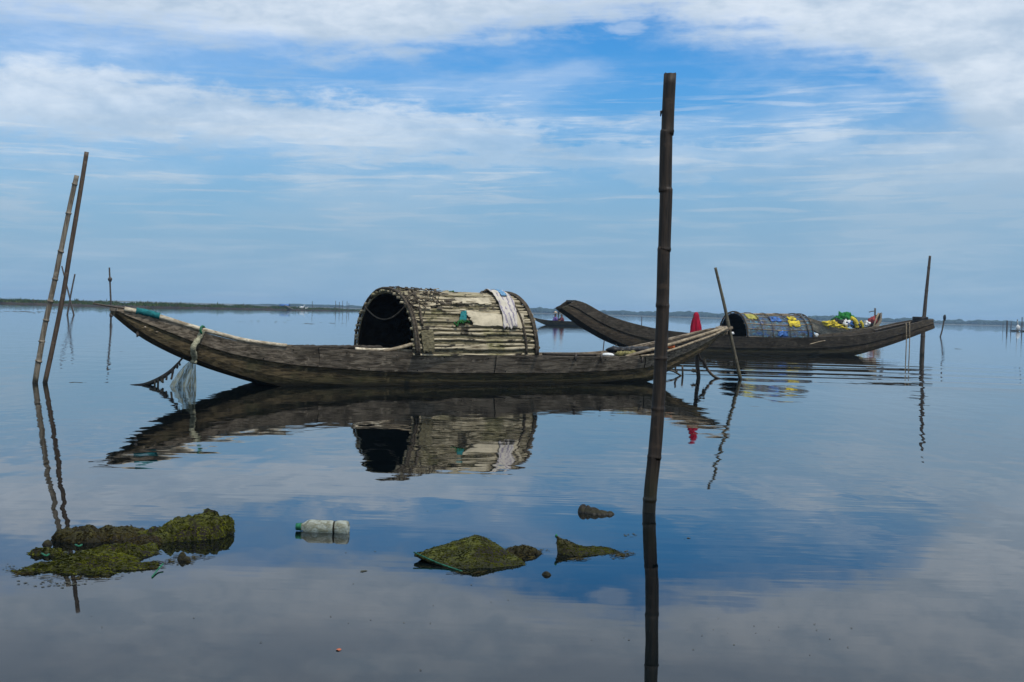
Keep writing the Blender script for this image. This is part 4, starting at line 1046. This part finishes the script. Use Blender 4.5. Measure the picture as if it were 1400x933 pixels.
H3 = heap('green_algae_mat', [(130, 768, 66*s5, .17, .024, 0), (90, 776, 62*s5, .09, .014, 0), (170, 774, 56*s5, .08, .014, 0), (38, 782, 34*s5, .035, .006, 0), (66, 757, 28*s5, .05, .018, 0), (165, 757, 52*s5, .08, .026, 0), (203, 752, 20*s5, .05, .020, 0), (120, 783, 55*s5, .04, .008, 0), (207, 772, 18*s5, .03, .007, 0)],
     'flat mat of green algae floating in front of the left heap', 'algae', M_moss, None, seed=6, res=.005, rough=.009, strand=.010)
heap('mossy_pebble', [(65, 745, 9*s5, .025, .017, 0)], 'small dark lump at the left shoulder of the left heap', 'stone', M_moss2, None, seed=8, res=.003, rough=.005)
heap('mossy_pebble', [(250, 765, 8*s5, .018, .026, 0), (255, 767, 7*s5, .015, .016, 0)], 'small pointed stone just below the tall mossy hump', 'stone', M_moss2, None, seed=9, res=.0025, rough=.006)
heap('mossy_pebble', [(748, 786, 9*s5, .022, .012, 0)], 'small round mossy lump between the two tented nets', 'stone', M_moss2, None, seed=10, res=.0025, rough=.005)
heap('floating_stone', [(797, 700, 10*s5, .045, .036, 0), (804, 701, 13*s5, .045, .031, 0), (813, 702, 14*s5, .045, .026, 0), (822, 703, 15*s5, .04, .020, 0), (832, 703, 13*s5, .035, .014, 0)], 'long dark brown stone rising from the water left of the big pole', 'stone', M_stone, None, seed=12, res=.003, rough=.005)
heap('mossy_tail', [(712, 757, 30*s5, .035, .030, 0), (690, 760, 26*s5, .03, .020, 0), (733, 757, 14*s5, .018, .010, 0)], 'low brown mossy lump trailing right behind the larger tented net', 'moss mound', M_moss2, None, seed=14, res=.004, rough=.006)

def draped(name, P_, fan, label, m_, seed, cuts=16, amp=.006, thick=.010):
    """P_: list of world points, fan: triangles"""
    bm = bmesh.new(); vs = [bm.verts.new(p) for p in P_]
    for f in fan: bm.faces.new([vs[k] for k in f])
    bmesh.ops.recalc_face_normals(bm, faces=bm.faces)
    bmesh.ops.subdivide_edges(bm, edges=bm.edges, cuts=cuts, use_grid_fill=True)
    bmesh.ops.triangulate(bm, faces=[f for f in bm.faces if len(f.verts) > 4])
    for _ in range(5): bmesh.ops.smooth_vert(bm, verts=[v for v in bm.verts if not v.is_boundary], factor=.5, use_axis_x=True, use_axis_y=True, use_axis_z=True)
    for v in bm.verts:
        c = v.co; v.co = c+Vector((0, 0, amp*(nz(c.x*18, c.y*18, seed)+.6*nz(c.x*50, c.y*50, seed+1)+.5*nz(c.x*110, c.y*110, seed+2))))+Vector((.003*nz(c.y*40, c.x*40, seed), .003*nz(c.x*50, c.z*40, seed), 0))
    e = empty(name, (P_[0].x, P_[0].y, 0), label=label, cat='net')
    bm.transform(Matrix.Translation(-e.location))
    o = link('netting', bm, m_, e); md = o.modifiers.new('s', 'SOLIDIFY'); md.thickness = thick; md.offset = -1
    return e
def wz(px, py, wy):   # point seen at (px,py) whose depth is that of the water seen at row wy
    return at(px, py, water(px, wy).y)
Pk = wz(650, 729.5, 760); Lc = wz(566, 756.5, 766); Fr = wz(632, 781, 781)-Vector((0, 0, .012)); Rt = wz(736, 776.5, 776)-Vector((0, 0, .012)); Bk = wz(690, 752, 752)-Vector((0, 0, .02)); Bl = wz(600, 752, 752)-Vector((0, 0, .0)); Fm = wz(690, 779.5, 779)-Vector((0, 0, .015))
sh = wz(674, 740, 762); sl = wz(620, 742, 761)
e = draped('tented_net', [Pk, Lc, Fr, Fm, Rt, Bk, Bl, sh, sl], [(0, 8, 2), (8, 1, 2), (0, 2, 3), (0, 3, 7), (7, 3, 4), (7, 4, 5), (0, 7, 5), (0, 5, 6), (0, 6, 8), (8, 6, 1)], 'larger mossy net tented to a peak with a green cord edge', M_moss, 21)
bm = bmesh.new(); pts = smoothpath([Lc+Vector((0, -.004, .004)), Lc.lerp(Fr, .5)+Vector((0, -.006, .004)), Fr+Vector((0, -.006, .012))], 10)
tube(bm, [p-e.location for p in pts], [.0026*(1+.4*nz(k, 1)) for k in range(len(pts))], 6); link('edge_cord', bm, plain('wet_green_cord', (.008, .085, .05), .6, .6, 90), e)
L2 = wz(760.5, 733, 752); F2 = wz(788, 763, 763)-Vector((0, 0, .010)); R2 = wz(866, 757, 757)-Vector((0, 0, .010)); K2 = wz(828, 748, 752); B2p = wz(800, 747, 747)-Vector((0, 0, .01)); M2 = wz(790, 746.5, 755); F3 = wz(762, 757, 757)-Vector((0, 0, .008))
e = draped('tented_net', [M2, L2, F3, F2, R2, K2, B2p], [(0, 1, 3), (1, 2, 3), (0, 3, 4), (0, 4, 5), (0, 5, 6), (0, 6, 1), (5, 4, 6)], 'smaller mossy net with one pointed corner raised, left of the big pole', M_moss2, 33, amp=.005)
bm = bmesh.new(); lump(bm, L2-e.location, .005, .005, .008, rn, 2, .3); link('corner_knot', bm, M_green, e)
def fuzz(o, n_, ln, wd, m_, seed, root=None, zmin=.002):
    rr = random.Random(seed); me = o.data; polys = [p for p in me.polygons]; wts = [p.area for p in polys]; off = o.location if root is None else Vector((0, 0, 0))
    bm = bmesh.new()
    for p in rr.choices(polys, wts, k=n_):
        c = p.center+Vector((rr.uniform(-.002, .002), rr.uniform(-.002, .002), .0)); nn = p.normal
        if nn.z < 0: nn = -nn
        if c.z < -.004: continue
        down = Vector((nn.x, nn.y, 0))*1.2+Vector((rr.uniform(-.9, .9), rr.uniform(-.9, .3), 0)); down = (down-nn*down.dot(nn)).normalized()
        sd_ = down.cross(nn).normalized()*wd*rr.uniform(.6, 1.3); l = ln*rr.uniform(.5, 1.4)
        q0 = c; q1 = c+down*l*.5+nn*l*.22; q2 = c+down*l+nn*l*.02; q2.z = max(q2.z, zmin)
        v = [bm.verts.new(a) for a in (q0-sd_, q0+sd_, q1+sd_*.8, q2, q1-sd_*.8)]; bm.faces.new(v)
    f = link('algae_strands', bm, m_, root or o, False); f['kind'] = 'stuff'; return f
M_fuzz = leafy('algae_strand', (.006, .010, .002), (.115, .125, .012), 14)
M_fuzz2 = leafy('brown_algae_strand', (.007, .005, .003), (.075, .062, .018), 14)
fuzz(H1, 5000, .013, .0012, M_fuzz, 1); fuzz(H2, 3500, .012, .0012, M_fuzz2, 2); fuzz(H3, 8000, .014, .0012, M_fuzz, 3)
for o in [x for x in COL.objects if x.name.startswith('netting')]: fuzz(o, 3500 if o.data.materials[0] == M_moss else 1500, .010, .0010, M_fuzz, 5, o.parent)
fuzz([x for x in COL.objects if x.name.startswith('mossy_tail')][0], 1200, .010, .001, M_fuzz2, 6)
rr = random.Random(77); bm = bmesh.new()
for k in range(260):
    c0 = rr.choice(((110, 790, 70, 3), (30, 783, 22, 4), (205, 775, 16, 6), (235, 768, 20, 3), (262, 762, 20, 3), (720, 762, 18, 4), (850, 758, 16, 3), (640, 783, 40, 2), (790, 764, 12, 2)))
    px = rr.gauss(c0[0], c0[2]*.5); py = rr.gauss(c0[1], c0[3]*.6); a = rr.uniform(-.6, .6)+(math.pi if rr.random() < .5 else 0); l = rr.uniform(.008, .03); p = water(px, py, .0025)
    pts = [p+Vector((l*t*math.cos(a+t*rr.uniform(-.8, .8)), l*1.4*t*math.sin(a+t*.6), 0)) for t in (0, .33, .66, 1)]
    tube(bm, pts, [.0007, .0009, .0008, .0004], 4)
tag(link('trailing_filaments', bm, M_fuzz2), 'fine algae filaments trailing on the water round the mossy heaps', 'algae', kind='stuff')
# green cords at the algae mat
for k, (pp, lb_) in enumerate(((((208, 789), (216, 779), (223, 771)), 'bright green cord end sticking out right of the algae mat'), (((57, 757), (63, 760), (67, 758)), 'short green cord at the left side of the algae mat'), (((103, 745), (108, 747), (112, 745)), 'short green cord on the ridge of the left heap'))):
    bm = bmesh.new(); z_ = [.002, .006, .014] if k == 0 else [.024, .028, .026]
    pts = smoothpath([water(x, y, z_[j]) for j, (x, y) in enumerate(pp)], 5); tube(bm, pts, .0028 if k == 0 else .0035, 5)
    P__ = H2 if k == 2 else H3; bm.transform(Matrix.Translation(-P__.location)); link('cord', bm, M_green, P__)

# bottle
def bottle_f(t, b):
    co = t.coord(); n = t.noise(t.scale(co, (18, 30, 30)), 2, 5, .6, .5)
    t.put(b.inputs['Base Color'], t.mix(t.ss(n, .38, .62), (.64, .69, .61), (.34, .34, .24)))
    b.inputs['Roughness'].default_value = .16; b.inputs['Transmission Weight'].default_value = .55; b.inputs['IOR'].default_value = 1.2
    t.put(b.inputs['Normal'], t.bump(n, 1.0, .008))
M_pet = mat('dirty_clear_plastic', bottle_f)
ca = water(404.5, 726); cb = water(478, 728.5); ax = (cb-ca); LB = ax.length; rb = .0305
e = empty('plastic_bottle', (ca.x, ca.y, .017), math.atan2(ax.y, ax.x), label='dirty clear plastic bottle with green cap floating on its side', cat='bottle')
def lathe_x(bm, prof, n=28, bumpf=None):
    rings = []
    for (x, r) in prof:
        rings.append([bm.verts.new((x, (r*(bumpf(x, 2*math.pi*k/n) if bumpf else 1))*math.cos(2*math.pi*k/n), (r*(bumpf(x, 2*math.pi*k/n) if bumpf else 1))*math.sin(2*math.pi*k/n))) for k in range(n)])
    for a, b2 in zip(rings, rings[1:]):
        for k in range(n): bm.faces.new((a[k], a[(k+1) % n], b2[(k+1) % n], b2[k]))
    bm.faces.new(rings[0]); bm.faces.new(rings[-1])
bm = bmesh.new()
lathe_x(bm, [(.02, .014), (.026, .0145), (.034, .019), (.044, .026), (.054, .0298), (.066, rb), (.085, rb*.97), (.105, rb*.97), (.125, rb*.96), (.140, rb*.99), (.148, rb*.95), (.152, rb*.86), (.158, rb*.86), (.163, rb*.97), (.175, rb), (.19, rb), (.203, rb*.97), (.211, rb*.86), (LB-.003, rb*.66), (LB-.010, rb*.35)],
        40, lambda x, a: 1+(.05*math.sin(5*a) if x > .19 else 0)+.035*nz(x*45, math.cos(a)*2, math.sin(a)*2))
link('body', bm, M_pet, e)
bm = bmesh.new(); lathe_x(bm, [(0, .0125), (.001, .0142), (.016, .0145), (.018, .0135)], 30, lambda x, a: 1+.02*math.sin(20*a)); link('cap', bm, M_green, e)
bm = bmesh.new(); lathe_x(bm, [(.0185, .0165), (.0225, .0165)], 20); link('neck_ring', bm, M_green, e)
bm = bmesh.new(); lathe_x(bm, [(.1515, rb*.885), (.1585, rb*.885)], 30, lambda x, a: 1+.02*nz(a, 1)); link('algae_band', bm, M_moss2, e)

# floating scraps of weed, one object, nobody could count them
bm = bmesh.new(); rn = random.Random(17)
def fleck(px, py, s_, asp=.5):
    c = water(px, py, .003); n_ = 6; o_ = rn.random()*6
    vv = [bm.verts.new((c.x+s_*math.cos(o_+2*math.pi*k/n_)*rn.uniform(.5, 1.2), c.y+s_*asp*2*math.sin(o_+2*math.pi*k/n_)*rn.uniform(.5, 1.2), .0012+.0006*rn.random())) for k in range(n_)]
    t_ = bm.verts.new((c.x, c.y, .0018+s_*.05))
    for k in range(n_): bm.faces.new((vv[k], vv[(k+1) % n_], t_))
for (cx, cy, sx, sy, n_, sz) in ((75, 797, 45, 6, 46, .006), (20, 776, 22, 6, 18, .006), (240, 770, 22, 4, 14, .005), (740, 752, 14, 3, 12, .006), (846, 758, 24, 5, 34, .007), (862, 731, 12, 2, 12, .007), (941, 735, 5, 1, 5, .008), (240, 742, 30, 6, 4, .004), (1010, 870, 260, 40, 22, .0035), (560, 800, 240, 90, 16, .004), (300, 850, 200, 40, 8, .003), (497, 780, 3, 1, 3, .008), (512, 753, 2, 1, 2, .006), (108, 523, 12, .4, 7, .03), (50, 427, 45, 2, 26, .18), (30, 426, 30, 1, 18, .25), (360, 440, 60, 4, 22, .10), (420, 443, 14, 1, 8, .16), (455, 442, 14, 1, 8, .15), (1362, 453, 3, .3, 3, .3), (1308, 477, 3, .5, 3, .12), (163, 480, 4, 4, 2, .03), (145, 523, 2, .5, 2, .03)):
    for k in range(n_): fleck(cx+sx*rn.gauss(0, .5), cy+sy*rn.gauss(0, .5), sz*rn.uniform(.4, 1.3))
tag(link('floating_weed', bm, plain('dark_weed', (.035, .035, .02), .7, .5, 30), smooth=False), 'scattered dark flecks of weed floating on the still water', 'weed', kind='stuff')
bm = bmesh.new(); c = water(463, 888, .002); vv = []
for k in range(10):
    a = 2*math.pi*k/10; r = (.006+.003*nz(k, 2))*(1.3 if k in (0, 5) else 1); vv.append(bm.verts.new(c+Vector((r*math.cos(a), 1.6*r*math.sin(a), .001*math.sin(a*2)))))
t_ = bm.verts.new(c+Vector((0, 0, .003)))
for k in range(10): bm.faces.new((vv[k], vv[(k+1) % 10], t_))
tag(recenter(link('fallen_leaf', bm, plain('orange_leaf', (.35, .10, .05), .6, .3, 80))), 'tiny orange leaf floating alone near the bottom edge', 'leaf')

# ------------------------------------------------------------------ haze
bm = bmesh.new()
bmesh.ops.create_cube(bm, size=1, matrix=Matrix.Translation((0, 720, 4)) @ Matrix.Diagonal((3300, 1700, 10, 1)))
mh = bpy.data.materials.new('haze_air'); mh.use_nodes = True; nt = mh.node_tree; nt.nodes.clear()
pv = nt.nodes.new('ShaderNodeVolumePrincipled'); pv.inputs['Color'].default_value = (.45, .70, 1.0, 1); pv.inputs['Density'].default_value = .00048; pv.inputs['Anisotropy'].default_value = 0.1
mo = nt.nodes.new('ShaderNodeOutputMaterial'); nt.links.new(pv.outputs[0], mo.inputs['Volume'])
hz = link('haze', bm, mh, smooth=False); tag(hz, 'thin bluish air over the whole lagoon', 'haze', kind='stuff')
